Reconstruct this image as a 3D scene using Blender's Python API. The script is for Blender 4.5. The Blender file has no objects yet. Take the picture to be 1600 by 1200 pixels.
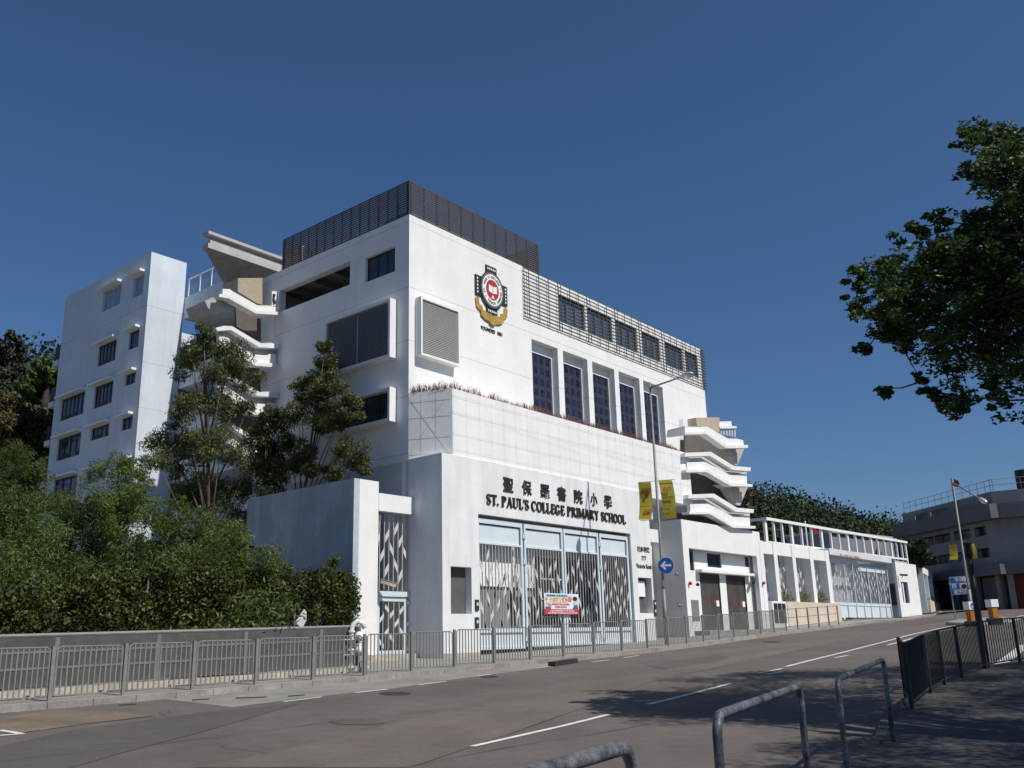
import bpy, math, random
import numpy as np
from mathutils import Vector, Matrix
R_ = math.radians
random.seed(7); rng = np.random.default_rng(7)
SC = bpy.context.scene
COL = SC.collection

# ------------------------------------------------------------------ camera, sky, sun
FPX, PITCH, ROLL = 1463.4, .2671, -.0264
EYE = Vector((0, 0, 1.55))
cam = bpy.data.cameras.new('camera'); camo = bpy.data.objects.new('camera', cam); COL.objects.link(camo)
cam.sensor_width = 36; cam.lens = FPX / 1600 * 36; cam.clip_start = .1; cam.clip_end = 3000
camo.location = EYE
camo.rotation_mode = 'XYZ'
M = Matrix.Rotation(math.pi / 2 + PITCH, 4, 'X') @ Matrix.Rotation(-ROLL * -1, 4, 'Z')
camo.rotation_euler = M.to_euler()
SC.camera = camo
SUN_AZ, SUN_EL = R_(125), R_(50)
world = bpy.data.worlds.new('World'); SC.world = world; world.use_nodes = True
wn = world.node_tree.nodes; wl = world.node_tree.links
sky = wn.new('ShaderNodeTexSky'); sky.sky_type = 'NISHITA'; sky.sun_disc = False
sky.sun_elevation = SUN_EL; sky.sun_rotation = SUN_AZ; sky.air_density = 1.0; sky.dust_density = .7; sky.ozone_density = 10.0
sky.altitude = 0
hs = wn.new('ShaderNodeHueSaturation'); hs.inputs['Saturation'].default_value = 1.03; wl.new(sky.outputs[0], hs.inputs['Color']); wl.new(hs.outputs[0], wn['Background'].inputs['Color']); wn['Background'].inputs['Strength'].default_value = .073
sl = bpy.data.lights.new('sun', 'SUN'); sl.energy = 4.2; sl.angle = R_(.53); sl.color = (1, .95, .865)
so = bpy.data.objects.new('sun', sl); COL.objects.link(so)
sdir = Vector((math.sin(SUN_AZ) * math.cos(SUN_EL), math.cos(SUN_AZ) * math.cos(SUN_EL), math.sin(SUN_EL)))
so.rotation_euler = sdir.to_track_quat('Z', 'Y').to_euler(); so.location = (20, -20, 40)
SC.view_settings.view_transform = 'Standard'; SC.view_settings.look = 'None'
SC.view_settings.exposure = 0.06; SC.view_settings.gamma = 1
SC.cycles.max_bounces = 6; SC.cycles.diffuse_bounces = 3; SC.cycles.transparent_max_bounces = 12

# ------------------------------------------------------------------ measuring helpers (surveyed directions from the viewpoint)
_c, _s, _cr, _sr = math.cos(PITCH), math.sin(PITCH), math.cos(ROLL), math.sin(ROLL)
def ray(px, py):
    X = (px - 800) / FPX; Y = (py - 600) / FPX
    fx = _cr * X + _sr * Y; fy = -_sr * X + _cr * Y
    return Vector((fx, _c + _s * fy, _s - _c * fy))
def at_d(px, py, d):
    r = ray(px, py); return EYE + r * (d / math.hypot(r.x, r.y))
def vert(pt, pb, h):
    a, b = ray(*pt), ray(*pb); ha, hb = math.hypot(a.x, a.y), math.hypot(b.x, b.y)
    return EYE + b * (h / (a.z / ha - b.z / hb) / hb)
class Plane:
    """upright plane through P0 along a compass heading"""
    def __init__(s, P0, d): s.P0 = Vector(P0); s.d = Vector(d).normalized(); s.n = Vector((s.d.y, -s.d.x, 0))
    def p3(s, px, py):
        r = ray(px, py); return EYE + r * ((s.P0 - EYE).dot(s.n) / r.dot(s.n))
    def uz(s, px, py):
        P = s.p3(px, py); return (P - s.P0).dot(s.d), P.z
    def at(s, u, z, o=0):
        P = s.P0 + s.d * u + s.n * o; return Vector((P.x, P.y, z))
AR, AL = .6701, -.8683
dR = Vector((math.sin(AR), math.cos(AR), 0)); dL = Vector((math.sin(AL), math.cos(AL), 0))
S0 = at_d(692, 1021, 33.4); S0.z = 0
UP = Vector((0, 0, 1))
def B(r, l, z): return S0 + dR * r + dL * l + UP * z
def RP(l): return Plane(B(0, l, 0), dR)
def LP(r): return Plane(B(r, 0, 0), dL)
def rz(px, py, l=0): return RP(l).uz(px, py)
def lz(px, py, r=0): return LP(r).uz(px, py)

# ------------------------------------------------------------------ ground shape
sx, sy = .658, .753
def st(x, y): return x * sx + y * sy, x * sy - y * sx
def xy(s, t): return s * sx + t * sy, s * sy - t * sx
FS = [-60, 0, 8.8, 17.4, 23.8, 30.5, 35.9, 42.4, 53, 60, 72, 95, 130, 400]
FZ = [.35, .53, .6, .75, .93, 1.13, 1.31, 1.56, 1.93, 2.17, 2.42, 3.3, 4.6, 9]
def gz(x, y):
    s, t = st(x, y)
    F = float(np.interp(s, FS, FZ)); c = .0386 * float(np.interp(s, [13, 40], [1, 0]))
    return F - c * (min(max(t, -40), -4.6) + 20.1)
RT_S = [-60, 8, 31, 36, 42, 53, 70, 85, 110]
RT_T = [-20.2, -20.2, -20.3, -20.8, -21.5, -22.3, -24.5, -27, -36]
def t_rail(s): return float(np.interp(s, RT_S, RT_T))
def G(px, py, h=0.0, d0=3):
    r = ray(px, py); hl = math.hypot(r.x, r.y); a = d0; prev = None
    while a < 220:
        P = EYE + r * (a / hl); f = P.z - gz(P.x, P.y) - h
        if f < 0:
            lo, hi = a - .25, a
            for _ in range(20):
                m = (lo + hi) / 2; P = EYE + r * (m / hl)
                if P.z - gz(P.x, P.y) - h < 0: hi = m
                else: lo = m
            return P
        a += .25
    return P

# ------------------------------------------------------------------ materials
MATS = {}
def mat(name, col, rough=.8, var=.08, scale=3.0, bump=.0, bscale=40, metal=0, streak=0, spec=.3, joints=None, island=0, trans=0, em=None, speck=0):
    if name in MATS: return MATS[name]
    m = bpy.data.materials.new(name); m.use_nodes = True; nt = m.node_tree; N = nt.nodes; L = nt.links
    b = N['Principled BSDF']; b.inputs['Roughness'].default_value = rough; b.inputs['Metallic'].default_value = metal
    b.inputs['Specular IOR Level'].default_value = spec
    geo = N.new('ShaderNodeNewGeometry')
    col = (*col, 1) if len(col) == 3 else col
    def noise(sc, det=4, vec=None):
        n = N.new('ShaderNodeTexNoise'); n.inputs['Scale'].default_value = sc; n.inputs['Detail'].default_value = det
        L.new(vec or geo.outputs['Position'], n.inputs['Vector']); return n.outputs['Fac']
    def rng_(f, a, b_, lo=.3, hi=.7):
        r = N.new('ShaderNodeMapRange'); r.inputs['From Min'].default_value = lo; r.inputs['From Max'].default_value = hi
        r.inputs['To Min'].default_value = a; r.inputs['To Max'].default_value = b_; L.new(f, r.inputs['Value']); return r.outputs[0]
    def mul(x, y):
        q = N.new('ShaderNodeMath'); q.operation = 'MULTIPLY'
        for i, v in enumerate((x, y)):
            if isinstance(v, (int, float)): q.inputs[i].default_value = v
            else: L.new(v, q.inputs[i])
        return q.outputs[0]
    f = rng_(noise(scale), 1 - var, 1 + var)
    if var: f = mul(f, rng_(noise(scale * 7.3), 1 - var * .5, 1 + var * .5))
    if streak:
        mp = N.new('ShaderNodeMapping'); mp.inputs['Scale'].default_value = (1.6, 1.6, .12); L.new(geo.outputs['Position'], mp.inputs['Vector'])
        f = mul(f, rng_(noise(1.7, 6, mp.outputs[0]), 1 - streak, 1.0, .35, .62))
    if island: f = mul(f, rng_(geo.outputs['Random Per Island'], 1 - island, 1 + island, 0, 1))
    if speck: f = mul(f, rng_(noise(95, 2), 1 - speck, 1 + speck, .35, .65))
    if joints:
        sep = N.new('ShaderNodeSeparateXYZ'); L.new(geo.outputs['Position'], sep.inputs[0])
        for z in joints:
            a = N.new('ShaderNodeMath'); a.operation = 'COMPARE'; a.inputs[1].default_value = z; a.inputs[2].default_value = .014
            L.new(sep.outputs['Z'], a.inputs[0])
            f = mul(f, rng_(a.outputs[0], 1, .66, 0, 1))
    mx = N.new('ShaderNodeVectorMath'); mx.operation = 'SCALE'; mx.inputs[0].default_value = col[:3]; L.new(f, mx.inputs['Scale'])
    cout = mx.outputs[0]
    if em:
        b.inputs['Emission Color'].default_value = (*em[:3], 1); b.inputs['Emission Strength'].default_value = em[3]
    L.new(cout, b.inputs['Base Color'])
    if bump:
        bp = N.new('ShaderNodeBump'); bp.inputs['Strength'].default_value = bump; bp.inputs['Distance'].default_value = .02
        L.new(noise(bscale, 5), bp.inputs['Height']); L.new(bp.outputs[0], b.inputs['Normal'])
    if trans:
        t = N.new('ShaderNodeBsdfTranslucent'); mix = N.new('ShaderNodeMixShader'); mix.inputs[0].default_value = trans
        L.new(cout, t.inputs['Color']); L.new(b.outputs[0], mix.inputs[1]); L.new(t.outputs[0], mix.inputs[2])
        L.new(mix.outputs[0], N['Material Output'].inputs['Surface'])
    MATS[name] = m; return m
JZ = (17.86, 15.05, 12.85, 10.62, 8.4, 20.3, 6.2)
W = mat('white_render', (.80, .80, .795),   .75, .04, .7, .08, 60, streak=.045, joints=JZ)
W2 = mat('white_paint', (.80, .80, .79), .7, .04, 1.2, .05, 50, streak=.045)
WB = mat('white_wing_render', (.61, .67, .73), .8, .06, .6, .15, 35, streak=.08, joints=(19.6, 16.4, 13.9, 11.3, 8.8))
WG = mat('garden_wall_grey', (.46, .51, .54), .85, .12, .9, .1, 40, streak=.2)  # darker grey than the white gateway front of the same wall
LW = mat('lower_render', (.74, .76, .77), .8, .06, .9, .1, 40, streak=.1)
CONC = mat('raw_concrete', (.46, .44, .42), .9, .12, 1.5, .2, 30, streak=.15)
BEIGE = mat('beige_tile', (.45, .38, .28), .8, .06, 2, .1, 30)
CREAM = mat('cream_plinth', (.44, .40, .33), .85, .22, 2.5, .15, 30, streak=.1)
DARK = mat('dark_interior', (.05, .05, .055), .9, .2, 1)
SLAT = mat('dark_bronze_slat', (.075, .066, .06), .55, .1, 2, spec=.4)
LAT = mat('grey_lattice_paint', (.10, .10, .10), .6, .08, 2)
LOUV = mat('aluminium_louvre', (.62, .62, .60), .5, .05, 3)
LOUVD = mat('grey_louvre', (.38, .39, .42), .6, .05, 3, metal=.2)
GLASS = mat('dark_window_glass', (.03, .038, .05), .08, .3, 1.2, spec=.7)
GLASSB = mat('blue_window_glass', (.10, .14, .19), .07, .35, .9, spec=.9)
GBLK = mat('glass_block', (.012, .015, .04), .2, .7, 2.6, spec=.5)
GGRD = mat('glass_block_grid', (.032, .036, .055), .5, .25, 4)
FRAME = mat('dark_frame', (.035, .035, .035), .5, .1, 3)
STEELB = mat('pale_blue_steel', (.60, .68, .72), .5, .04, 2, spec=.4)
STEELG = mat('grey_gate_steel', (.52, .53, .54), .5, .05, 3)
LEAFP = mat('pale_plate', (.54, .55, .56), .5, .05, 3)
GALV = mat('galvanised_rail', (.27, .275, .26), .55, .12, 6, metal=.45)
RDARK = mat('dark_rail_paint', (.03, .032, .034), .5, .15, 5)
POLEM = mat('lamp_column_paint', (.20, .20, .21), .55, .12, 4, metal=.3)
BLACK = mat('black_letter', (.030, .026, .018), .6, .15, 4)
GOLD = mat('crest_gold', (.42, .27, .06), .5, .2, 8)
REDM = mat('crest_red', (.42, .035, .04), .5, .06, 4)
GREYC = mat('crest_grey', (.18, .17, .16), .5, .1, 9)
WHITEP = mat('crest_white', (.82, .82, .80), .6, .02, 4)
ASPH = mat('asphalt', (.125, .110, .099), .92, .16, .35, .5, 90, speck=.35)
PAVE = mat('pavement_concrete', (.30, .285, .26), .9, .15, .8, .3, 40, speck=.12)
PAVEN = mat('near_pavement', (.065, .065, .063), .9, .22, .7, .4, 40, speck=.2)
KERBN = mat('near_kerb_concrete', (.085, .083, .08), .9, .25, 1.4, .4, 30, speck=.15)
KERB = mat('kerb_concrete', (.27, .25, .23), .9, .25, 1.4, .4, 30, speck=.15)
GUT = mat('gutter_concrete', (.235, .225, .205), .9, .2, .8, .3, 40, speck=.15)
PAINTW = mat('road_paint', (.66, .65, .60), .7, .14, 5, speck=.12)
PAINTY = mat('tactile_yellow', (.52, .38, .07), .8, .15, 5)
IRON = mat('cast_iron', (.035, .033, .03), .7, .2, 12)
SAND = mat('sandy_patch', (.165, .135, .095), .95, .25, .9, .3, 60, speck=.2)
EARTH = mat('earth', (.06, .055, .035), .95, .3, .5, .4, 8)
BARK = mat('bark', (.10, .075, .055), .95, .3, 4, .6, 25)
BARKD = mat('dark_bark', (.05, .042, .035), .95, .3, 4, .6, 25)
LF_G = mat('gum_leaf', (.10, .118, .040), .55, .35, .7, island=.4, trans=.25)
LF_B = mat('feathery_leaf', (.090, .130, .030), .6, .4, .5, island=.4, trans=.25)
LF_C = mat('creeper_leaf', (.062, .082, .016), .5, .4, .9, island=.5, trans=.25)
LF_T = mat('street_tree_leaf', (.060, .105, .026), .45, .35, .6, island=.35, trans=.3)
LF_H = mat('hill_leaf', (.045, .062, .030), .8, .45, .05, island=.35, trans=.1)
LF_O = mat('ochre_leaf', (.088, .080, .034), .8, .35, .5, island=.4, trans=.15)
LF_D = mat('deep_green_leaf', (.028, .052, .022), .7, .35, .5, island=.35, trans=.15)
DRY = mat('dry_red_stem', (.22, .09, .075), .9, .3, 4, island=.5)
YPL = mat('yellow_green_leaf', (.16, .14, .025), .8, .3, 3, island=.5, trans=.2)
FSW = mat('fire_station_wall', (.24, .245, .25), .9, .08, .3, streak=.12)
FSD = mat('fire_station_band', (.13, .13, .14), .9, .1, .3)
FSR = mat('red_shutter_paint', (.15, .02, .01), .7, .12, 2)
YEL = mat('banner_yellow', (.47, .42, .05), .6, .08, 4, trans=.25)
SIGNB = mat('sign_blue', (.02, .11, .42), .4, .05, 3)
SIGNW = mat('sign_white', (.75, .75, .74), .5, .04, 3)
ORNG = mat('bollard_orange', (.36, .13, .015), .5, .12, 5)
REDF = mat('red_paint', (.45, .03, .03), .5, .1, 5)
PALEB = mat('pipe_white', (.74, .73, .70), .5, .1, 6)
MESHF = mat('grey_mesh_sheet', (.085, .085, .082), .85, .18, 2.5, speck=.3)
BANW = mat('banner_white', (.72, .76, .78), .6, .05, 5); BANR = mat('banner_red', (.60, .04, .06), .6, .05, 5)
BANY = mat('banner_orange', (.72, .38, .03), .6, .1, 12); BANP = mat('banner_pink', (.65, .18, .26), .6, .1, 8)
SKIN = mat('printed_skin', (.70, .52, .36), .6, .05, 8); BANB = mat('banner_blue', (.05, .12, .35), .6, .1, 8)

# ------------------------------------------------------------------ mesh builder
class MB:
    def __init__(s): s.v = []; s.f = []; s.smooth = False
    def add(s, vs, fs):
        o = len(s.v); s.v += [tuple(v) for v in vs]; s.f += [tuple(i + o for i in f) for f in fs]; return s
    def para(s, o, a, b, c):
        o, a, b, c = map(Vector, (o, a, b, c))
        if a.cross(b).dot(c) < 0: a, b = b, a
        return s.add([o, o + a, o + a + b, o + b, o + c, o + a + c, o + a + b + c, o + b + c],
                     [(0, 3, 2, 1), (4, 5, 6, 7), (0, 1, 5, 4), (1, 2, 6, 5), (2, 3, 7, 6), (3, 0, 4, 7)])
    def bx(s, r0, r1, l0, l1, z0, z1):
        return s.para(B(r0, l0, z0), dR * (r1 - r0), dL * (l1 - l0), UP * (z1 - z0))
    def box(s, x0, x1, y0, y1, z0, z1): return s.para((x0, y0, z0), (x1 - x0, 0, 0), (0, y1 - y0, 0), (0, 0, z1 - z0))
    def prism(s, pts, off):
        pts = [Vector(p) for p in pts]; off = Vector(off); n = len(pts)
        nn = Vector((0, 0, 0))
        for i in range(n): nn += (pts[i] - pts[0]).cross(pts[(i + 1) % n] - pts[0])
        if nn.dot(off) > 0: pts.reverse()
        return s.add(pts + [p + off for p in pts], [tuple(range(n)), tuple(range(2 * n - 1, n - 1, -1))] + [(i, i + n, (i + 1) % n + n, (i + 1) % n) for i in range(n)])
    def quad(s, a, b, c, d): return s.add([a, b, c, d], [(0, 1, 2, 3)])
    def tube(s, pts, rad, n=8, caps=True):
        pts = [Vector(p) for p in pts]; m = len(pts)
        rad = [rad] * m if isinstance(rad, (int, float)) else rad
        o = len(s.v); prev = None
        for i, p in enumerate(pts):
            t = (pts[min(i + 1, m - 1)] - pts[max(i - 1, 0)])
            t = t.normalized() if t.length > 1e-9 else Vector((0, 0, 1))
            u = prev if prev is not None else (Vector((1, 0, 0)) if abs(t.x) < .9 else Vector((0, 1, 0)))
            u = (u - t * u.dot(t)).normalized(); prev = u; w = t.cross(u)
            for k in range(n):
                a = 2 * math.pi * k / n; s.v.append(tuple(p + (u * math.cos(a) + w * math.sin(a)) * rad[i]))
        for i in range(m - 1):
            for k in range(n):
                a = o + i * n + k; b = o + i * n + (k + 1) % n; s.f.append((a, b, b + n, a + n))
        if caps:
            s.f.append(tuple(o + k for k in range(n - 1, -1, -1))); s.f.append(tuple(o + (m - 1) * n + k for k in range(n)))
        return s
    def ell(s, c, r, n=12, m=8):
        vs = []; fs = []
        for i in range(m + 1):
            th = math.pi * i / m
            for k in range(n):
                ph = 2 * math.pi * k / n
                vs.append((c[0] + r[0] * math.sin(th) * math.cos(ph), c[1] + r[1] * math.sin(th) * math.sin(ph), c[2] + r[2] * math.cos(th)))
        for i in range(m):
            for k in range(n): fs.append((i * n + k, (i + 1) * n + k, (i + 1) * n + (k + 1) % n, i * n + (k + 1) % n))
        return s.add(vs, fs)
    def wall(s, pl, o, th, u0, u1, z0, z1, holes):
        """slab on Plane pl: outer face at offset o, thickness th inwards (minus n side when th>0), holes (u0,u1,z0,z1)"""
        us = sorted({u0, u1, *[min(max(h[i], u0), u1) for h in holes for i in (0, 1)]}); zs = sorted({z0, z1, *[min(max(h[i], z0), z1) for h in holes for i in (2, 3)]})
        def solid(i, j):
            if i < 0 or j < 0 or i >= len(us) - 1 or j >= len(zs) - 1: return False
            u = (us[i] + us[i + 1]) / 2; z = (zs[j] + zs[j + 1]) / 2
            return not any(h[0] < u < h[1] and h[2] < z < h[3] for h in holes)
        A = lambda i, j, k: pl.at(us[i], zs[j], o - (th if k else 0))
        for i in range(len(us) - 1):
            for j in range(len(zs) - 1):
                if not solid(i, j): continue
                s.quad(A(i, j, 0), A(i, j + 1, 0), A(i + 1, j + 1, 0), A(i + 1, j, 0))
                s.quad(A(i, j, 1), A(i + 1, j, 1), A(i + 1, j + 1, 1), A(i, j + 1, 1))
                if not solid(i - 1, j): s.quad(A(i, j, 0), A(i, j, 1), A(i, j + 1, 1), A(i, j + 1, 0))
                if not solid(i + 1, j): s.quad(A(i + 1, j, 0), A(i + 1, j + 1, 0), A(i + 1, j + 1, 1), A(i + 1, j, 1))
                if not solid(i, j - 1): s.quad(A(i, j, 0), A(i + 1, j, 0), A(i + 1, j, 1), A(i, j, 1))
                if not solid(i, j + 1): s.quad(A(i, j + 1, 0), A(i, j + 1, 1), A(i + 1, j + 1, 1), A(i + 1, j + 1, 0))
        return s
    def mesh(s, name, m, org=Vector((0, 0, 0))):
        me = bpy.data.meshes.new(name); o = Vector(org)
        me.from_pydata([(v[0] - o.x, v[1] - o.y, v[2] - o.z) for v in s.v], [], s.f)
        me.materials.append(m); me.update()
        if s.smooth: me.polygons.foreach_set('use_smooth', [True] * len(me.polygons))
        return me
def link(o): COL.objects.link(o); return o
def tag(o, label=None, cat=None, group=None, kind=None):
    for k, v in (('label', label), ('category', cat), ('group', group), ('kind', kind)):
        if v: o[k] = v
    return o
def thing(name, label, cat, base=(0, 0, 0), group=None, rz_=0):
    o = link(bpy.data.objects.new(name, None)); o.location = base; o.rotation_euler.z = rz_; o.empty_display_size = .3
    return tag(o, label, cat, group)
def worldloc(o):
    v = Vector((0, 0, 0))
    while o: v += o.location; o = o.parent
    return v
def part(name, mb, m, parent, local=False, label=None):
    o = bpy.data.objects.new(name, mb.mesh(name, m, (0, 0, 0) if local else worldloc(parent))); link(o); o.parent = parent
    if label: o['label'] = label
    return o
def single(name, mb, m, label, cat, base=(0, 0, 0), group=None):
    o = bpy.data.objects.new(name, mb.mesh(name, m, base)); link(o); o.location = base; return tag(o, label, cat, group)
def struct(name, mb, m, kind='structure'):
    o = bpy.data.objects.new(name, mb.mesh(name, m)); link(o); o['kind'] = kind; return o
def dup(root, loc=None, label=None):
    r = root.copy(); link(r)
    if loc is not None: r.location = loc
    if label: r['label'] = label
    for ch in list(root.children):
        c = ch.copy(); link(c); c.parent = r
        for g in list(ch.children):
            d = g.copy(); link(d); d.parent = c
    return r

# text: flat letters made into solid meshes on an upright plane
def text_mb(body, pl, u, z, h, o=.0, th=.03, bold=0, width=None, align='CENTER', slant=0, mirror=False):
    cu = bpy.data.curves.new('lettering', 'FONT'); cu.body = body; cu.extrude = th / 2 / h; cu.offset = bold; cu.align_x = align; cu.resolution_u = 3; cu.shear = slant
    ob = bpy.data.objects.new('lettering', cu); COL.objects.link(ob)
    me = bpy.data.meshes.new_from_object(ob)
    xs = [v.co.x for v in me.vertices]; w = max(xs) - min(xs); x0 = min(xs)
    kx = (width / w) if width else h
    mb = MB(); off = (width / 2 if width and align == 'CENTER' else 0)
    vs = []
    for v in me.vertices:
        uu = (v.co.x - x0) * kx - off if width else v.co.x * kx
        vs.append(pl.at(u + uu, z + v.co.y * h, o + v.co.z * h))
    mb.add(vs, [tuple(reversed(p.vertices)) for p in me.polygons])
    COL.objects.unlink(ob); bpy.data.objects.remove(ob); bpy.data.curves.remove(cu); bpy.data.meshes.remove(me)
    return mb
# serif capitals drawn stroke by stroke, unit cap height
def arc(cx, cy, rx, ry, a0, a1, n=10): return [(cx + rx * math.cos(R_(a0 + (a1 - a0) * i / n)), cy + ry * math.sin(R_(a0 + (a1 - a0) * i / n))) for i in range(n + 1)]
T_, t_ = .22, .09
def _cw(n, thick_at_side=True): return None
SER = {
 'I': (.38, [('s', .19, 0, .19, 1, T_)], [(.02, .36, 0), (.02, .36, .93)]),
 'T': (.78, [('s', .39, 0, .39, 1, T_), ('s', .04, .95, .74, .95, t_), ('s', .06, .75, .06, .98, .06), ('s', .72, .75, .72, .98, .06)], [(.22, .56, 0)]),
 'L': (.66, [('s', .2, 0, .2, 1, T_), ('s', .1, .045, .62, .045, t_), ('s', .6, .04, .6, .28, .07)], [(.02, .38, .93)]),
 'E': (.70, [('s', .2, 0, .2, 1, T_), ('s', .1, .045, .64, .045, t_), ('s', .1, .955, .62, .955, t_), ('s', .2, .5, .5, .5, t_), ('s', .63, .04, .63, .27, .07), ('s', .6, .74, .6, .97, .07), ('s', .49, .38, .49, .62, .06)], []),
 'H': (.86, [('s', .18, 0, .18, 1, T_), ('s', .68, 0, .68, 1, T_), ('s', .2, .5, .66, .5, t_)], [(.02, .34, 0), (.02, .34, .93), (.52, .84, 0), (.52, .84, .93)]),
 'P': (.72, [('s', .2, 0, .2, 1, T_), ('a', arc(.30, .74, .29, .22, 90, -90), [.08, .1, .14, .18, .21, .22, .21, .18, .14, .1, .08]), ('s', .1, .96, .32, .96, t_), ('s', .1, .52, .32, .52, t_)], [(.02, .4, 0)]),
 'R': (.84, [('s', .2, 0, .2, 1, T_), ('a', arc(.30, .76, .28, .20, 90, -90), [.08, .1, .14, .18, .2, .21, .2, .18, .14, .1, .08]), ('s', .1, .96, .32, .96, t_), ('s', .1, .55, .32, .55, t_), ('s', .38, .54, .70, .03, .2)], [(.02, .38, 0), (.62, .84, 0)]),
 'A': (.86, [('s', .14, 0, .42, .98, t_), ('s', .44, 1.0, .70, 0, T_), ('s', .22, .33, .6, .33, .07)], [(.01, .27, 0), (.53, .86, 0)]),
 'U': (.84, [('s', .18, .32, .18, 1, T_), ('s', .68, .3, .68, 1, t_), ('a', arc(.43, .30, .25, .26, 180, 360), [.22, .2, .18, .15, .12, .1, .09, .09, .09, .09, .09])], [(.02, .34, .93), (.56, .82, .93)]),
 'M': (1.02, [('s', .14, 0, .14, 1, t_), ('s', .84, 0, .84, 1, T_), ('s', .18, 1, .48, .04, .19), ('s', .48, .04, .78, 1, t_)], [(.02, .27, 0), (.68, 1., 0), (.02, .24, .93), (.78, 1., .93)]),
 'Y': (.82, [('s', .4, 0, .4, .46, T_), ('s', .14, 1, .42, .44, .2), ('s', .66, 1, .42, .46, t_)], [(.23, .57, 0), (.01, .32, .93), (.53, .8, .93)]),
 'O': (.86, [('a', arc(.43, .5, .32, .46, 90, 450, 20), [.08 + .15 * abs(math.sin(2 * math.pi * i / 20)) for i in range(21)])], []),
 'C': (.76, [('a', arc(.42, .5, .31, .46, 50, 310, 16), [.1, .08, .08, .11, .16, .2, .22, .23, .23, .23, .22, .2, .16, .11, .08, .08, .07]), ('s', .64, .66, .64, .96, .07)], []),
 'G': (.84, [('a', arc(.42, .5, .31, .46, 50, 325, 16), [.1, .08, .08, .11, .16, .2, .22, .23, .23, .23, .22, .2, .16, .11, .09, .1, .12]), ('s', .64, .66, .64, .96, .07), ('s', .66, .05, .66, .42, .18)], [(.5, .82, .38)]),
 'S': (.62, [('a', arc(.31, .74, .2, .22, 20, 180, 8) + arc(.31, .30, .0, .0, 0, 0, 1)[:0] + [(.13, .66), (.24, .55), (.40, .45), (.51, .34)] + arc(.31, .25, .21, .21, 10, -160, 8), [.07, .07, .07, .08, .1, .13, .15, .17, .18, .19, .21, .21, .19, .18, .17, .14, .11, .09, .08, .07, .07, .07]), ('s', .52, .70, .52, .97, .06), ('s', .09, .03, .09, .30, .06)], []),
 '.': (.26, [('s', .12, 0, .12, .19, .18)], []),
 "'": (.24, [('s', .14, 1, .09, .68, .13)], []),
 ' ': (.34, [], []),
}
def serif_text(body, pl, u0, u1, z, h, o, th):
    tot = sum(SER[c][0] for c in body); k = (u1 - u0) / tot; mb = MB(); x = 0; lay = 0
    for c in body:
        wdt, strokes, serifs = SER[c]
        for (a, b, y) in serifs:
            lay = (lay + 1) % 7
            mb.prism([pl.at(u0 + (x + p) * k, z + q * h, o) for p, q in ((a, y), (b, y), (b, y + .07), (a, y + .07))], pl.n * (th + lay * .0015))
        for s_ in strokes:
            lay = (lay + 1) % 7
            if s_[0] == 's':
                _, xa, ya, xb, yb, w = s_; dx, dy = xb - xa, yb - ya
                if abs(dx) > abs(dy): q = [(xa, ya - w / 2), (xb, yb - w / 2), (xb, yb + w / 2), (xa, ya + w / 2)]
                else: q = [(xa - w / 2, ya), (xa + w / 2, ya), (xb + w / 2, yb), (xb - w / 2, yb)]
                mb.prism([pl.at(u0 + (x + p) * k, z + r * h, o) for p, r in q], pl.n * (th + lay * .0015))
            else:
                P = s_[1]; Wd = s_[2]; n = len(P); Lq = []; Rq = []
                for i in range(n):
                    a = P[max(i - 1, 0)]; b = P[min(i + 1, n - 1)]; dx, dy = b[0] - a[0], b[1] - a[1]; ln = math.hypot(dx, dy) or 1
                    w = Wd[min(i, len(Wd) - 1)] / 2; nx, ny = -dy / ln * w, dx / ln * w
                    Lq.append((P[i][0] + nx, P[i][1] + ny)); Rq.append((P[i][0] - nx, P[i][1] - ny))
                for i in range(n - 1):
                    mb.prism([pl.at(u0 + (x + p) * k, z + r * h, o) for p, r in (Lq[i], Lq[i + 1], Rq[i + 1], Rq[i])], pl.n * (th + lay * .0015))
        x += wdt
    return mb

# ------------------------------------------------------------------ foliage
def leaves(name, m, parent, clumps, size, asp=.45, droop=0.0, flat=0.0, shell=.55):
    """clumps: (centre, radii, count). Many small leaf faces spread through each clump's volume."""
    C = []
    for c, r, n in clumps:
        d = rng.normal(size=(n, 3)); d /= np.linalg.norm(d, axis=1)[:, None]
        k = rng.random(n) ** (1 / 3); k = shell * (0.75 + .25 * k) + (1 - shell) * k
        k *= 1 + .12 * rng.normal(size=n)
        C.append(np.array(c)[None] + d * k[:, None] * np.array(r)[None])
    P = np.concatenate(C); n = len(P)
    a = rng.normal(size=(n, 3)); a[:, 2] = a[:, 2] * (1 - flat) - droop * 1.2; a /= np.linalg.norm(a, axis=1)[:, None]
    b = rng.normal(size=(n, 3)); b -= a * (a * b).sum(1)[:, None]; b /= np.linalg.norm(b, axis=1)[:, None]
    sz = size * (.6 + .8 * rng.random(n)); L = a * sz[:, None]; Wv = b * (sz * asp)[:, None]
    nv = np.cross(a, b) * (sz * .15)[:, None]
    V = np.stack([P - L * .5, P + Wv * .5 + nv, P + L * .5, P - Wv * .5 + nv], 1).reshape(-1, 3)
    org = worldloc(parent) if parent else Vector((0, 0, 0))
    V = V - np.array(org)[None]
    me = bpy.data.meshes.new(name); me.vertices.add(n * 4); me.vertices.foreach_set('co', V.astype(np.float32).ravel())
    me.loops.add(n * 4); me.loops.foreach_set('vertex_index', np.arange(n * 4, dtype=np.int32))
    me.polygons.add(n); me.polygons.foreach_set('loop_start', np.arange(0, n * 4, 4, dtype=np.int32)); 
    me.update(calc_edges=True); me.materials.append(m)
    o = bpy.data.objects.new(name, me); link(o)
    if parent: o.parent = parent
    return o
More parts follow.
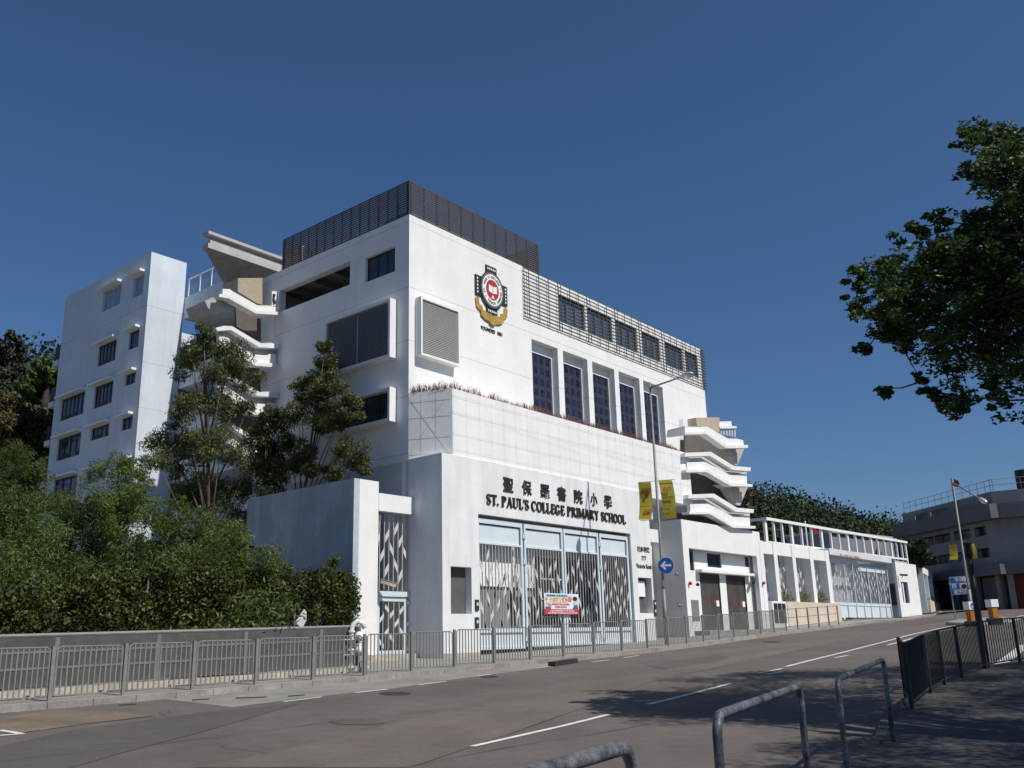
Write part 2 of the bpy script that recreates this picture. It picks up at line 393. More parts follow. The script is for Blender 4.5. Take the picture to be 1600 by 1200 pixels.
def tree(name, label, cat, base, clumps, leafm, size, barkm, trunk_r, fork=.45, sub=7, density=1.0, droop=0, asp=.4, group=None, flat=0, shell=.55, top=None):
    """clumps: list of (centre, radius); each splits into smaller tufts on its own limb"""
    base = Vector(base); t = thing(name, label, cat, base, group)
    cs = [Vector(c) for c, r in clumps]; top = Vector(top) if top else max(cs, key=lambda c: c.z)
    mid = base.lerp(top, fork)
    tr = MB(); tr.smooth = True
    j = lambda k: Vector((random.uniform(-k, k), random.uniform(-k, k), 0))
    tr.tube([base - UP * .3, base.lerp(mid, .4) + j(.12), mid + j(.1), mid.lerp(top, .5) + j(.2), top], [trunk_r * 1.25, trunk_r, trunk_r * .8, trunk_r * .45, trunk_r * .15], 8)
    part('trunk', tr, barkm, t)
    lb = MB(); lb.smooth = True; sm = []
    for c, r in clumps:
        c = Vector(c); rr = Vector((r, r, r * .8)) if isinstance(r, (int, float)) else Vector(r); rm = max(rr)
        f = min(max((c.z - base.z) / max(top.z - base.z, .1) - .3, .12), .85); a = base.lerp(mid, min(f / fork, 1)) if f < fork else mid.lerp(top, (f - fork) / (1 - fork))
        lb.tube([a, a.lerp(c, .5) + UP * .1 * rm + j(.1), c], [trunk_r * .38, trunk_r * .24, trunk_r * .1], 5)
        for k in range(sub):
            d = Vector((random.gauss(0, 1), random.gauss(0, 1), random.gauss(0, 1))).normalized()
            q = c + Vector((d.x * rr.x, d.y * rr.y, d.z * rr.z)) * random.uniform(.45, .95)
            s_ = random.uniform(.36, .62)
            sm.append((q, (rm * s_, rm * s_, rm * s_ * .75), int(230 * density * (rm * s_) ** 1.6 / (size ** 1.3) * .26) + 20))
            lb.tube([c, c.lerp(q, .6) + j(.05), q], [trunk_r * .13, trunk_r * .09, trunk_r * .04], 4)
    part('limbs', lb, barkm, t)
    cr = leaves('crown', leafm, t, sm, size, asp, droop, flat, shell)
    return t

# ================================================================== GROUND
def strip(name, m, ss, tf, h, kind='structure', skirt=None):
    """sheet following the ground: ss along the road, tf(s)->list of t positions, h height above ground surface"""
    mb = MB(); rows = []
    for s in ss:
        row = []
        for t in tf(s):
            x, y = xy(s, t); row.append((x, y, gz(x, y) + h))
        rows.append(row)
    n = len(rows[0]); o = 0
    mb.v = [p for r in rows for p in r]
    for i in range(len(rows) - 1):
        for k in range(n - 1): mb.f.append((i * n + k, (i + 1) * n + k, (i + 1) * n + k + 1, i * n + k + 1))
    mb.smooth = True
    return struct(name, mb, m, kind)
H_ROAD = -.12
SS = sorted(set(list(np.arange(-40, 140, 2.0)) + [8.8, 13, 17.4, 23.8, 30.5, 35.9, 42.4, 53, 60, 72, 95, 130]))
strip('ground', EARTH, list(np.arange(-60, 400, 10.0)), lambda s: [-400, -200, -120, -80, -50, -35, -25, -15, -5, 10, 40, 100, 250], -.35)
strip('road', ASPH, SS, lambda s: list(np.linspace(t_rail(s) + .33, 45, 30)), H_ROAD)
strip('far_pavement', PAVE, SS, lambda s: [-60, -45, -35, -30, -26, t_rail(s) - 1.5, t_rail(s) + .18], 0)
# kerbs, stone by stone along the far side
def kerb_run(name, pts, w, h, m):
    mb = MB()
    for i in range(len(pts) - 1):
        a, b = Vector(pts[i]), Vector(pts[i + 1]); d = (b - a); L = d.length; d.normalize(); nn = Vector((d.y, -d.x, 0)).normalized()
        a2 = a + d * .006; mb.para(a2 - UP * .3, d * (L - .012), nn * w, UP * (.3 + h))
    return struct(name, mb, m)
kp = []
for s in np.arange(-20, 110, .92):
    t = t_rail(s) + .18; x, y = xy(s, t); kp.append((x, y, gz(x, y)))
kerb_run('far_kerb', kp, .15, .006, KERB)
# concrete gutter beside the far kerb
gut_px = [(60, 1140), (240, 1119), (400, 1101), (500, 1088), (600, 1078), (700, 1063), (800, 1050), (900, 1037)]
gq = [st(*G(x, y, H_ROAD)[:2]) for x, y in gut_px]
gs_ = [q[0] for q in gq]; gt_ = [q[1] for q in gq]
strip('gutter', GUT, list(np.arange(11, 60, 1.5)), lambda s: [t_rail(s) + .33, max(t_rail(s) + .6, float(np.interp(s, gs_, gt_, right=t_rail(s) + .65)) if s < gs_[-1] else t_rail(s) + .6)], H_ROAD + .004)
sp_ = [G(x, y, H_ROAD) for x, y in [(-60, 1134), (60, 1113), (100, 1109), (170, 1112), (240, 1119), (130, 1132), (38, 1145), (-60, 1142)]]
mb = MB(); mb.add([p + UP * .009 for p in sp_], [tuple(range(len(sp_)))]); struct('sandy_patch', mb, SAND)
# near pavement
def NP(x, y): return (x, y, gz(x, y))
near_posts_px = [((1410, 1008), (1417, 1103)), ((1419, 1006), (1425.5, 1109.5)), ((1448, 998), (1455, 1090)), ((1469, 990), (1477, 1076)), ((1496, 985), (1504, 1066)), ((1535, 980), (1543, 1055)), ((1589, 976), (1596, 1048))]
NPST = [Vector(vert(a, b, 1.07)) for a, b in near_posts_px]
for p in NPST: p.z = gz(p.x, p.y)
kn = [Vector((-9, -14, 0)), Vector((-4, -4.6, 0)), Vector((-.4, 3.2, 0)), Vector((2.35, 9.1, 0)), Vector((5.0, 14.1, 0)), Vector((6.05, 16.5, 0))]
fl = [Vector((NPST[i].x, NPST[i].y, 0)) for i in (2, 4, 5, 6)]
for i, p in enumerate(fl):
    a = fl[max(i - 1, 0)]; b = fl[min(i + 1, 3)]; d = (b - a).normalized(); kn.append(p + Vector((-d.y, d.x, 0)) * .35)
dd = (kn[-1] - kn[-2]).normalized(); kn.append(kn[-1] + dd * 8 + Vector((1, -2, 0))); kn.append(kn[-1] + dd * 25 + Vector((6, -12, 0)))
# densify
kd = []
for i in range(len(kn) - 1):
    n = max(1, int((kn[i + 1] - kn[i]).length / .9))
    for k in range(n): kd.append(kn[i].lerp(kn[i + 1], k / n))
kd.append(kn[-1])
mb = MB(); inn = []
for i, p in enumerate(kd):
    a = kd[max(i - 1, 0)]; b = kd[min(i + 1, len(kd) - 1)]; d = (b - a).normalized(); nn = Vector((d.y, -d.x, 0))
    row = [p + nn * .15, p + nn * 1.2, p + nn * 3, p + nn * 7, p + nn * 30]
    mb.v += [NP(q.x, q.y) for q in row]
for i in range(len(kd) - 1):
    for k in range(4): mb.f.append((i * 5 + k, (i + 1) * 5 + k, (i + 1) * 5 + k + 1, i * 5 + k + 1))
struct('near_pavement', mb, PAVEN)
kerb_run('near_kerb', [(p.x, p.y, gz(p.x, p.y)) for p in kd], .15, .004, KERBN)
# painted markings
mk = MB()
def stripe(pa, pb, w=.1, mbx=None, h=.010, n=6):
    a, b = G(*pa, H_ROAD), G(*pb, H_ROAD); d = (b - a); d.z = 0; n = max(4, int(d.length / .8)); d.normalize(); nn = Vector((d.y, -d.x, 0)) * w / 2
    q = []
    for i in range(n + 1):
        p = a.lerp(b, i / n)
        for s_ in (-1, 1):
            v = p + nn * s_; q.append((v.x, v.y, gz(v.x, v.y) + H_ROAD + h))
    (mbx or mk).add(q, [(2 * i, 2 * i + 2, 2 * i + 3, 2 * i + 1) for i in range(n)])
for a, b, w in [((738, 1167), (951, 1117), .11), ((1013, 1101), (1143, 1068), .11), ((1183, 1053), (1222, 1045), .1), ((1228, 1042), (1506, 974.5), .12), ((1386, 1008.5), (1508, 979), .12), ((1198, 1054), (1224, 1050), .1),
                ((1305, 1028), (1325, 1024.5), .12), ((0, 1141.5), (35, 1147.5), .12), ((0, 1150), (35, 1147.5), .12),
                ((443, 1097), (503, 1089.5), .1), ((555, 1083), (605, 1077.5), .1), ((655, 1070.5), (697, 1065), .1), ((745, 1057), (768, 1054), .1), ((838, 1044), (866, 1040.5), .1), ((924, 1034.8), (952, 1031.5), .1), ((975, 1028), (998, 1024.5), .1),
                ((1446, 976.5), (1500, 974), .16), ((1345, 974), (1402, 972), .15), ((1577, 972.5), (1604, 964), .14), ((1570, 971), (1600, 961.5), .14), ((1552, 1047), (1602, 1008), .3)]:
    stripe(a, b, w)
struct('road_markings', mk, PAINTW)
yb = MB(); tp = [G(x, y, H_ROAD) for x, y in [(1301, 977.5), (1322, 973.5), (1352, 974.5), (1330, 978.3)]]
yb.add([(p.x, p.y, gz(p.x, p.y) + H_ROAD + .006) for p in tp], [(0, 1, 2, 3)]); struct('tactile_paving', yb, PAINTY)
# patches of older asphalt
AS2 = mat('asphalt_patch', (.100, .091, .083), .93, .12, .5, .5, 90, speck=.3)
AS3 = mat('asphalt_worn', (.138, .119, .104), .92, .14, .4, .5, 90, speck=.35)
def oval(cx, cy, rx, ry, n=14): return [(cx + rx * math.cos(2 * math.pi * i / n), cy + ry * math.sin(2 * math.pi * i / n)) for i in range(n)]
def road_poly(name, pxs, m, h):
    mb = MB(); P = [G(x, y, H_ROAD) for x, y in pxs]; n = len(P)
    cx = sum((p for p in P), Vector()) / n; rings = []
    vs = []
    for k in (1, .75, .5, .25):
        for p in P:
            q = cx.lerp(p, k); vs.append((q.x, q.y, gz(q.x, q.y) + H_ROAD + h))
    vs.append((cx.x, cx.y, gz(cx.x, cx.y) + H_ROAD + h)); fs = []
    for r in range(3):
        for i in range(n): fs.append((r * n + i, r * n + (i + 1) % n, (r + 1) * n + (i + 1) % n, (r + 1) * n + i))
    for i in range(n): fs.append((3 * n + i, 3 * n + (i + 1) % n, 4 * n))
    mb.add(vs, fs); struct(name, mb, m)
road_poly('asphalt_worn_band', [(300, 1200), (420, 1178), (700, 1110), (900, 1072), (1100, 1035), (1330, 995), (1365, 990), (1200, 1023), (1000, 1065), (860, 1105), (720, 1165), (640, 1200)], AS3, .006)
road_poly('asphalt_patch', [(-40, 1175), (120, 1140), (330, 1112), (470, 1099), (330, 1140), (180, 1180), (60, 1215), (-60, 1230)], AS2, .0065)
TAR = mat('tar_seam', (.075, .069, .063), .85, .3, 3)
tar = MB()
for k in range(2):
    q = []; t0 = (-13.6, -9.3)[k]
    for i in range(90):
        s_ = 2 + i * .7; t_w = t0 + .05 * math.sin(i * .9) + .06 * math.sin(i * .37 + k); w_ = .007 + .004 * math.sin(i * 1.7)
        for d_ in (-w_, w_): x, y = xy(s_, t_w + d_); q.append((x, y, gz(x, y) + H_ROAD + .0085))
    tar.add(q, [(2 * i, 2 * i + 2, 2 * i + 3, 2 * i + 1) for i in range(89)])
rr_s = random.Random(21)
for k in range(16):
    p = Vector(xy(rr_s.uniform(5, 30), rr_s.uniform(-18, -7))); a_ = rr_s.uniform(0, 6.28); P = [p.copy()]
    for i in range(9): a_ += rr_s.uniform(-.7, .7); P.append(P[-1] + Vector((math.cos(a_), math.sin(a_))) * .22)
    q = []
    for i, p_ in enumerate(P):
        d_ = (P[min(i + 1, 9)] - P[max(i - 1, 0)]).normalized(); n_ = Vector((-d_.y, d_.x)) * .006
        for v in (p_ - n_, p_ + n_): q.append((v.x, v.y, gz(v.x, v.y) + H_ROAD + .0088))
    tar.add(q, [(2 * i, 2 * i + 2, 2 * i + 3, 2 * i + 1) for i in range(9)])
struct('road_cracks', tar, TAR)
road_poly('oil_stain', oval(560, 1128, 46, 5), mat('oil_stained_asphalt', (.105, .095, .086), .7, .2, 1, .4, 90, speck=.3), .0075)
road_poly('trench_patch', [(1010, 1040), (1120, 1024), (1150, 1029), (1040, 1046)], AS2, .0075)
# iron covers and the black gully mouth
def cover(name, pxs, label, h=.006, hh=H_ROAD):
    mb = MB(); P = [G(x, y, hh) for x, y in pxs]; b = sum(P, Vector()) / len(P)
    mb.prism([(p.x, p.y, gz(p.x, p.y) + hh + h - .02) for p in P], (0, 0, .02))
    return single(name, mb, IRON, label, 'drain cover', (b.x, b.y, b.z))
cover('manhole_cover', oval(617, 1084, 25, 3.0), 'dark oval iron cover in the asphalt below the white pipes')
cover('manhole_cover', oval(764, 1057.5, 15, 1.9), 'worn iron cover beside the kerb in front of the gate')
cover('manhole_cover', oval(1205, 1003, 15, 1.1), 'flat dark cover in the road in front of the shuttered doors')
for i, (a, b, y, lb) in enumerate([(185, 213, 1102, 'leftmost narrow slot grating in the pale gutter'), (300, 327, 1094, 'short slot grating in the gutter right of the leftmost one'), (368, 417, 1091, 'longest dark slot grating in the pale gutter'), (450, 476, 1088, 'small slot grating at the right end of the gutter row')]):
    cover('drain_grating', [(a, y + 1.2), (b, y - .8), (b, y - 2.4), (a, y - .6)], lb, .008)
ga, gb = G(857, 1035, 0), G(893, 1029.5, 0)
mb = MB(); d = (gb - ga).normalized(); nn = Vector((d.y, -d.x, 0)); mb.para(ga - UP * .13 - nn * .02, gb - ga, nn * .24, UP * .145)
single('gully_mouth', mb, IRON, 'black gully opening cut into the far kerb in front of the gate', 'drain', ga)
# traffic island
isl = [G(x, y, H_ROAD) for x, y in [(1478, 976.5), (1500, 971.5), (1560, 967.5), (1590, 968), (1570, 973.5), (1530, 979)]]
mb = MB(); mb.prism([(p.x, p.y, gz(p.x, p.y) - .1) for p in isl], (0, 0, .12)); struct('traffic_island', mb, KERB)

# ================================================================== SCHOOL (white main building)
school = thing('school_building', 'large white school with crest, roof screen and lettered gate wall beside the road', 'building', B(0, 0, .9))
LM = 1.75                       # main front sits behind the gate wall
ZR = 18.15
P0, PM = RP(0), RP(LM)
def hole(pxs, pl): 
    q = [pl.uz(*p) for p in pxs]; return (min(a[0] for a in q), max(a[0] for a in q), min(a[1] for a in q), max(a[1] for a in q))
# tall windows
tw = []
for (a, b) in (((830.3, 528.2), (871, 542.9)), ((879.4, 547.2), (917.4, 560.4)), ((925, 564.3), (959.4, 576.5)), ((966.3, 580.3), (998.7, 591.7)), ((1004.7, 594.4), (1035, 605.3))):
    u0, u1 = PM.uz(*a)[0], PM.uz(*b)[0]; tw.append((u0, u1, 9.6, 14.77))
ZL0, ZL1 = 15.68, 18.07; RL0, RL1 = 7.33, 24.62
wallm = MB().wall(PM, 0, .35, 0, RL1 + .12, 5, ZR, tw + [(RL0, RL1, ZL0, ZR + 1)])
# wall behind the lattice with window openings
lw_u = [(873, 914), (919, 957), (963, 996), (1004, 1032), (1040, 1068), (1072, 1092)]
recw = RP(LM + .03); lholes = []
for (xa, xb) in lw_u:
    k = (xa + xb) / 2
    yb_ = 417.5 + (k - 817.5) * .4637
    ua = recw.uz(xa, yb_ + 40)[0]; ub = recw.uz(xb, yb_ + 50)[0]; lholes.append((ua, ub, 16.2, 17.62))
part('front_wall', wallm, W, school)
part('upper_wall', MB().wall(recw, 0, .3, RL0 + .002, RL1 - .002, ZL0 + .002, ZR - .02, lholes), W2, school)
for i, h_ in enumerate(lholes):
    f = part('window', MB().wall(recw, -.08, .05, h_[0], h_[1], h_[2], h_[3], [(h_[0] + .05 + k * (h_[1] - h_[0] - .05) / 3, h_[0] + (k + 1) * (h_[1] - h_[0] - .05) / 3, h_[2] + .05, h_[3] - .05) for k in range(3)]), LAT, school)
    part('pane', MB().bx(h_[0] + .02, h_[1] - .02, LM + .22, LM + .23, h_[2] + .02, h_[3] - .02), GLASSB, f)
# lattice
lat = MB(); n_l = 13; pz = (ZL1 - ZL0) / n_l
for k in range(n_l + 1):
    z = ZL0 + k * pz; lat.bx(RL0 - .04, RL1 + .05, LM - .075, LM - .05, z - .019, z + .019)
    lat.bx(RL1 + .0, RL1 + .35, LM - .10, LM + .0, z - .025, z + .02)
us = [RL0, RL0 + .35]; x = RL0 + .35
edge = [RP(LM).uz(px, 417.5 + (px - 817.5) * .4637)[0] for px in (869, 873.5, 914, 919, 957.5, 962, 995, 999, 1031, 1035, 1063.5, 1068, 1092)]
segs = [(RL0 + .35, edge[0], 3)] + [(edge[i], edge[i + 1], 1 if i % 2 == 0 else 3) for i in range(len(edge) - 1)]
for a, b, k in segs:
    for q in range(k + 1): us.append(a + (b - a) * q / k)
us.append(RL1)
for u in sorted(set(round(v, 3) for v in us)): lat.bx(u - .019, u + .019, LM - .10, LM - .077, ZL0 - .02, ZL1 + .02)
part('lattice_screen', lat, LAT, school)
# glass block windows
for i, (u0, u1, z0, z1) in enumerate(tw):
    l0 = LM + .345; fr = MB()
    zt = z1 - .45
    fr.wall(RP(l0), 0, .1, u0 + .01, u1 - .01, z0, zt + .06, [(u0 + .07, u1 - .07, z0 + .05, zt)])
    f = part('tall_window', fr, WHITEP, school)
    part('header', MB().bx(u0 + .005, u1 - .005, l0 + .01, l0 + .06, zt + .065, z1 - .003), W2, f)
    g = MB(); gb_ = MB(); nc = 4; cw = (u1 - u0 - .14) / nc; nr = int((zt - z0) / (cw * 1.05)); ch = (zt - z0 - .05) / nr
    gb_.bx(u0 + .071, u1 - .071, l0 + .062, l0 + .08, z0 + .051, zt - .001)
    for a in range(nc):
        for b in range(nr):
            uu = u0 + .07 + a * cw; zz = z0 + .05 + b * ch
            g.bx(uu + cw * .24, uu + cw * .78, l0 + .045, l0 + .06, zz + ch * .25, zz + ch * .80)
    part('glass_blocks', g, GBLK, f); part('grid', gb_, GGRD, f)
# left (shaded) side wall
PL0 = LP(0)
Lh = [(5.36, 10.3, 16.12, 17.19), (2.57, 4.39, 15.93, 17.03), (2.62, 6.4, 12.42, 14.42), (2.62, 6.4, 9.9, 10.9)]
part('side_wall', MB().wall(PL0, 0, -.35, 0 + .0 + LM + .352, 11.7, 3, ZR, Lh), W, school)
part('side_wall_return', MB().wall(PL0, 0, -.35, LM + .001, LM + .35, 5, ZR, []), W, school)
# projecting frames on the side wall
def boxframe_L(u0, u1, z0, z1, d, t=.07):
    mb = MB()
    for a, b, c, e in ((u0, u1, z1 - t, z1), (u0, u1, z0, z0 + t), (u0, u0 + t, z0 + t, z1 - t), (u1 - t, u1, z0 + t, z1 - t)): mb.bx(-d, -.002, a, b, c, e)
    return mb
f = part('louvre_box', boxframe_L(2.43, 6.5, 12.24, 14.66, .38, .12), W2, school)
mb = MB()
for k in range(30):
    z = 12.37 + k * .0715; mb.para(B(-.33, 2.56, z), dL * 3.8, dR * .06 + UP * .03, UP * .02)
mb.bx(-.34, -.32, 4.4, 4.44, 12.37, 14.53)
part('louvres', mb, LOUVD, f); part('louvre_backing', MB().bx(-.25, -.24, 2.56, 6.37, 12.37, 14.53), FRAME, f)
f = part('window_box', boxframe_L(2.41, 6.5, 9.70, 11.04, .38, .12), W2, school)
g = part('window', MB().wall(LP(-.15), 0, -.05, 2.53, 6.38, 9.83, 10.91, [(2.57 + k * .76, 3.25 + k * .76, 9.9, 10.86) for k in range(5)]), FRAME, f)
part('pane', MB().bx(-.12, -.11, 2.55, 6.36, 9.85, 10.9), GLASS, f)
f = part('window', MB().wall(LP(.14), 0, -.05, 2.575, 4.385, 15.935, 17.02, [(2.63, 3.18, 15.99, 16.97), (3.22, 3.75, 15.99, 16.97), (3.79, 4.34, 15.99, 16.97)]), FRAME, school)
part('pane', MB().bx(.17, .18, 2.6, 4.36, 15.96, 17.0), GLASS, f)
mb = MB()
for k, w_ in enumerate((.3, .28, .26)): mb.bx(.15, .16, 2.75 + k * .55, 2.75 + w_ + k * .55, 16.1, 16.65)
# inside of the open top-floor gallery
mb = MB(); mb.bx(3.0, 3.1, 4.6, 11.6, 15.0, 17.6); mb.bx(.36, 3, 4.6, 11.6, 15.7, 15.8); mb.bx(.36, 3, 4.6, 11.6, 17.6, 17.7); mb.bx(.36, 3, 4.5, 4.6, 15, 17.6)
for k in range(4): mb.bx(.36, 3, 5.6 + k * 1.5, 5.8 + k * 1.5, 17.3, 17.6)
part('gallery', mb, mat('gallery_paint', (.30, .29, .26), .9, .1, 2), school)
# rear and right-hand walls, roof deck
RE = RL1 + .12
mb = MB(); mb.bx(.36, RE, 11.35, 11.7, 0, ZR); mb.bx(RE - .35, RE, LM + .35, 11.35, 0, ZR - .1); mb.bx(.36, RE - .36, LM + .36, 11.34, ZR - .45, ZR - .25)
mb.bx(.4, RE - .4, 4.8, 5.0, 3, 15.6)
part('rear_walls', mb, W2, school)
# roof screen of horizontal slats
sc_ = MB(); po = MB(); r0, r1, l0, l1 = .02, 8.72, LM + .03, 10.25; z0, z1 = ZR + .02, 19.67; n = 15
for k in range(n):
    z = z0 + .05 + k * (z1 - z0 - .08) / (n - 1)
    for a, b, c, e in ((r0, r1, l0, l0 + .03), (r0, r1, l1 - .03, l1), (r0, r0 + .03, l0 + .03, l1 - .03), (r1 - .03, r1, l0 + .03, l1 - .03)): sc_.bx(a, b, c, e, z - .029, z + .029)
for k in range(15):
    l = l0 + .12 + k * (l1 - l0 - .3) / 14; 
    for rr in (r0 + .032, r1 - .1): po.bx(rr, rr + .06, l, l + .06, z0 - .02, z1)
for k in range(12):
    r = r0 + .12 + k * (r1 - r0 - .3) / 11
    for ll in (l0 + .032, l1 - .1): po.bx(r, r + .06, ll, ll + .06, z0 - .02, z1)
f = part('roof_screen', sc_, SLAT, school); part('posts', po, SLAT, f)
mb = MB(); mb.bx(1.4, 7.4, 3.3, 4.8, z0, z1 - .35); mb.bx(1.4, 4.0, 6.2, 8.8, z0, z1 - .5); part('roof_plant', mb, mat('roof_plant_grey', (.2, .2, .19), .8, .1, 2), school)
mb = MB(); mb.bx(9.0, 24, 3.4, 10.8, ZR - .24, ZR - .2); part('roof_deck', mb, CONC, school)
# projecting louvre box on the front
mb = MB(); u0, u1, q0, q1, d = .34, 2.58, 12.26, 14.66, .34
for a, b, c, e in ((u0, u1, q1 - .09, q1), (u0, u1, q0, q0 + .09), (u0, u0 + .09, q0 + .09, q1 - .09), (u1 - .06, u1, q0 + .09, q1 - .09)): mb.bx(a, b, LM - d, LM - .002, c, e)
f = part('louvre_box', mb, W2, school)
mb = MB()
for k in range(31):
    z = q0 + .1 + k * .072; mb.para(B(u0 + .1, LM - d + .05, z), dR * (u1 - u0 - .17), dL * .05 + UP * .03, UP * .02)
part('louvres', mb, LOUV, f); part('louvre_backing', MB().bx(u0 + .1, u1 - .07, LM - .22, LM - .21, q0 + .1, q1 - .1), LOUVD, f)
# crest
cu, cz = 5.02, 16.29
def disc(mb, r0, r1, o, th, ax=1.0, n=40, a0=0, a1=360):
    for i in range(n):
        a, b = R_(a0 + (a1 - a0) * i / n), R_(a0 + (a1 - a0) * (i + 1) / n)
        q = [(r1 * math.cos(a), r1 * math.sin(a)), (r1 * math.cos(b), r1 * math.sin(b))]
        q += [(r0 * math.cos(b), r0 * math.sin(b)), (r0 * math.cos(a), r0 * math.sin(a))] if r0 > 0 else [(0, 0)]
        mb.prism([PM.at(cu + x * .93, cz + y, o) for x, y in q], PM.n * th)
    return mb
mb = MB()
for sx_, sz_ in ((0, 1), (0, -1), (1, 0), (-1, 0)):
    a, b = (.36, .26) if sx_ == 0 else (.26, .46)
    cx_, cz_ = sx_ * .82, sz_ * .86
    mb.prism([PM.at(cu + cx_ + x, cz + cz_ + y, .002) for x, y in ((-a, -b), (a, -b), (a, b), (-a, b))] if sx_ == 0 else [PM.at(cu + cx_ + x, cz + cz_ + y, .002) for x, y in ((-a, -b), (a, -b), (a, b), (-a, b))], PM.n * .06)
disc(mb, 0, .86, .063, .03)
crest = part('crest', mb, mat('crest_black', (.03, .033, .045), .5, .2, 8), school)
part('rim', disc(MB(), .74, .80, .094, .008), GREYC, crest)
part('ring', disc(MB(), .47, .72, .094, .012), WHITEP, crest)
part('centre_disc', disc(MB(), 0, .46, .094, .014), REDM, crest)
mb = MB()
for s_ in (-1, 1): mb.prism([PM.at(cu + x * s_, cz + y, .11) for x, y in ((.015, -.17), (.27, -.12), (.27, .2), (.015, .15))], PM.n * .02)
mb.prism([PM.at(cu + x, cz + y, .11) for x, y in ((-.1, -.40), (.1, -.40), (0, -.24))], PM.n * .02)
part('open_book', mb, WHITEP, crest)
mb = MB()
for s_ in (0, 1, 2, 3):
    for k in range(5):
        q = -.24 + k * .12
        x, y = ((q, .98), (q, -.98), (.95, q * 1.3), (-.95, q * 1.3))[s_]
        mb.prism([PM.at(cu + x + p, cz + y + r, .063) for p, r in ((-.035, -.045), (.035, -.045), (.035, .045), (-.035, .045))], PM.n * .01)
part('dot_pattern', mb, WHITEP, crest)
mb = MB(); ring_txt = "ST. PAUL'S COLLEGE * PRIMARY SCHOOL * "
for i, ch_ in enumerate(ring_txt):
    if ch_ == ' ': continue
    a = R_(200 - i * 360 / len(ring_txt)); tm = text_mb(ch_, PM, 0, 0, .15, .11, .01, bold=.03)
    rot = a - math.pi / 2
    vs = []
    for v in tm.v:
        dv = Vector(v) - PM.at(0, 0, 0); u = dv.dot(PM.d); z = dv.z; o = dv.dot(PM.n)
        vs.append(PM.at(cu + (math.cos(a) * .545 + math.cos(rot) * u - math.sin(rot) * z) * .95, cz + math.sin(a) * .545 + math.sin(rot) * u + math.cos(rot) * z, o))
    mb.add(vs, tm.f)
part('ring_lettering', mb, BLACK, crest)
mb = MB(); rp = [(-1.02, -.45), (-.84, -.60), (-.80, -.86), (-.55, -1.10), (-.2, -1.2), (0, -1.24)]
for s_ in (-1, 1):
    for (a, b) in ((((-1.08, -.62), (-.98, -.55), (-.86, -.60), (-.84, -.82), (-.62, -.92), (-.6, -1.08), (-.8, -1.14), (-1.02, -1.0)), 0), (((-.78, -1.0), (-.44, -1.10), (-.14, -1.14), (-.10, -1.50), (-.46, -1.46), (-.74, -1.32)), 1), (((-.18, -1.12), (0, -1.18), (0, -1.62), (-.2, -1.54)), 2)):
        mb.prism([PM.at(cu + s_ * x, cz + y, .012 + b * .02) for x, y in a], PM.n * .05)
rb = part('ribbon', mb, GOLD, crest)
part('date_lettering', text_mb('FOUNDED  1851', PM, cu, cz - 1.93, .22, .0, .05, .03, width=1.42), BLACK, crest)
# planter band with wire trellis
ZP = 10.72
pc0 = B(0.0, LM - .002, 0)
pa = PM.at(.0, 0, .003); 
up, _ = RP(.08).uz(706.5, 605.4); ue = 19.0
q0 = RP(.08).at(up, 0); q1 = RP(.08).at(ue, 0); q2 = B(ue + .5, LM - .003, 0); q3 = B(0.0, LM - .003, 0)
mb = MB(); zb = 8.0
q3 = q3 + dR * .002
mb.prism([p + UP * zb for p in (q3, q0, q1, q2)], UP * (ZP - zb))
pb_ = part('planter_band', mb, W2, school)
mb = MB()
n0 = (Vector(q0) - Vector(q3)).normalized(); nn0 = Vector((n0.y, -n0.x, 0))
if nn0.dot(PM.n) < 0: nn0 = -nn0
wr = .0036
for z in (ZP - .28, ZP - .9, ZP - 1.7, ZP - 2.3):
    mb.tube([q3 + nn0 * .03 + UP * z, q0 + nn0 * .03 + PM.n * .02 + UP * z], wr, 4)
    mb.tube([q0 + PM.n * .05 + UP * z, q1 + PM.n * .05 + UP * z], wr, 4)
for k in range(1, 3): mb.tube([q3.lerp(q0, k / 3) + nn0 * .03 + UP * (zb + .2), q3.lerp(q0, k / 3) + nn0 * .03 + UP * ZP], wr, 4)
for s_ in (0, 1): mb.tube([q3.lerp(q0, .02 + .96 * s_) + nn0 * .03 + UP * (zb + .3), q3.lerp(q0, .98 - .96 * s_) + nn0 * .03 + UP * (ZP - .05)], wr, 4)
for k in range(25):
    p = q0.lerp(q1, (k + .02) / 24.6); mb.tube([p + PM.n * .05 + UP * (8.2), p + PM.n * .05 + UP * ZP], wr * .8, 4)
    for z in (ZP - .28, ZP - .9, ZP - 1.7): mb.tube([p + UP * z, p + PM.n * .06 + UP * z], .006, 4)
for k in range(6):
    a = q0.lerp(q1, k / 6); b = q0.lerp(q1, min(1, (k + 2) / 6)); mb.tube([a + PM.n * .06 + UP * (ZP - .9 - .02 * k), b + PM.n * .06 + UP * (ZP - 1.2 - .2 * (k % 2))], wr * .8, 4)
part('trellis_wires', mb, mat('trellis_wire', (.58, .58, .57), .5, .1, 3, metal=.3), pb_)
# gate wall
gt = hole([(746.7, 802.7), (985.3, 834.1), (752, 1019), (991, 1004)], P0); G0, G1, GZ0, GZ1 = 1.96, 12.6, 1.22, 6.12
nl = hole([(704, 884.5), (736.5, 887), (706, 959), (737, 959)], P0); nr_ = hole([(997.5, 902), (1017.5, 903.5), (1000, 958), (1018, 958)], P0)
ZW = 8.165; ZB = .7; R1 = 14.38
gw = MB().wall(P0, 0, .3, 0, R1, ZB, ZW, [(G0, G1, -1, GZ1), nl, nr_])
part('gate_wall', gw, LW, school)
mb = MB(); mb.bx(0, .3, .302, LM - .003, ZB, ZW); mb.bx(.302, R1 - .302, .302, LM - .003, ZW - .2, ZW - .001); mb.bx(R1 - .3, R1, .302, 3.2, ZB, ZW)
mb.bx(R1 + .002, R1 + .38, .01, .3, 6.95, 7.28) 
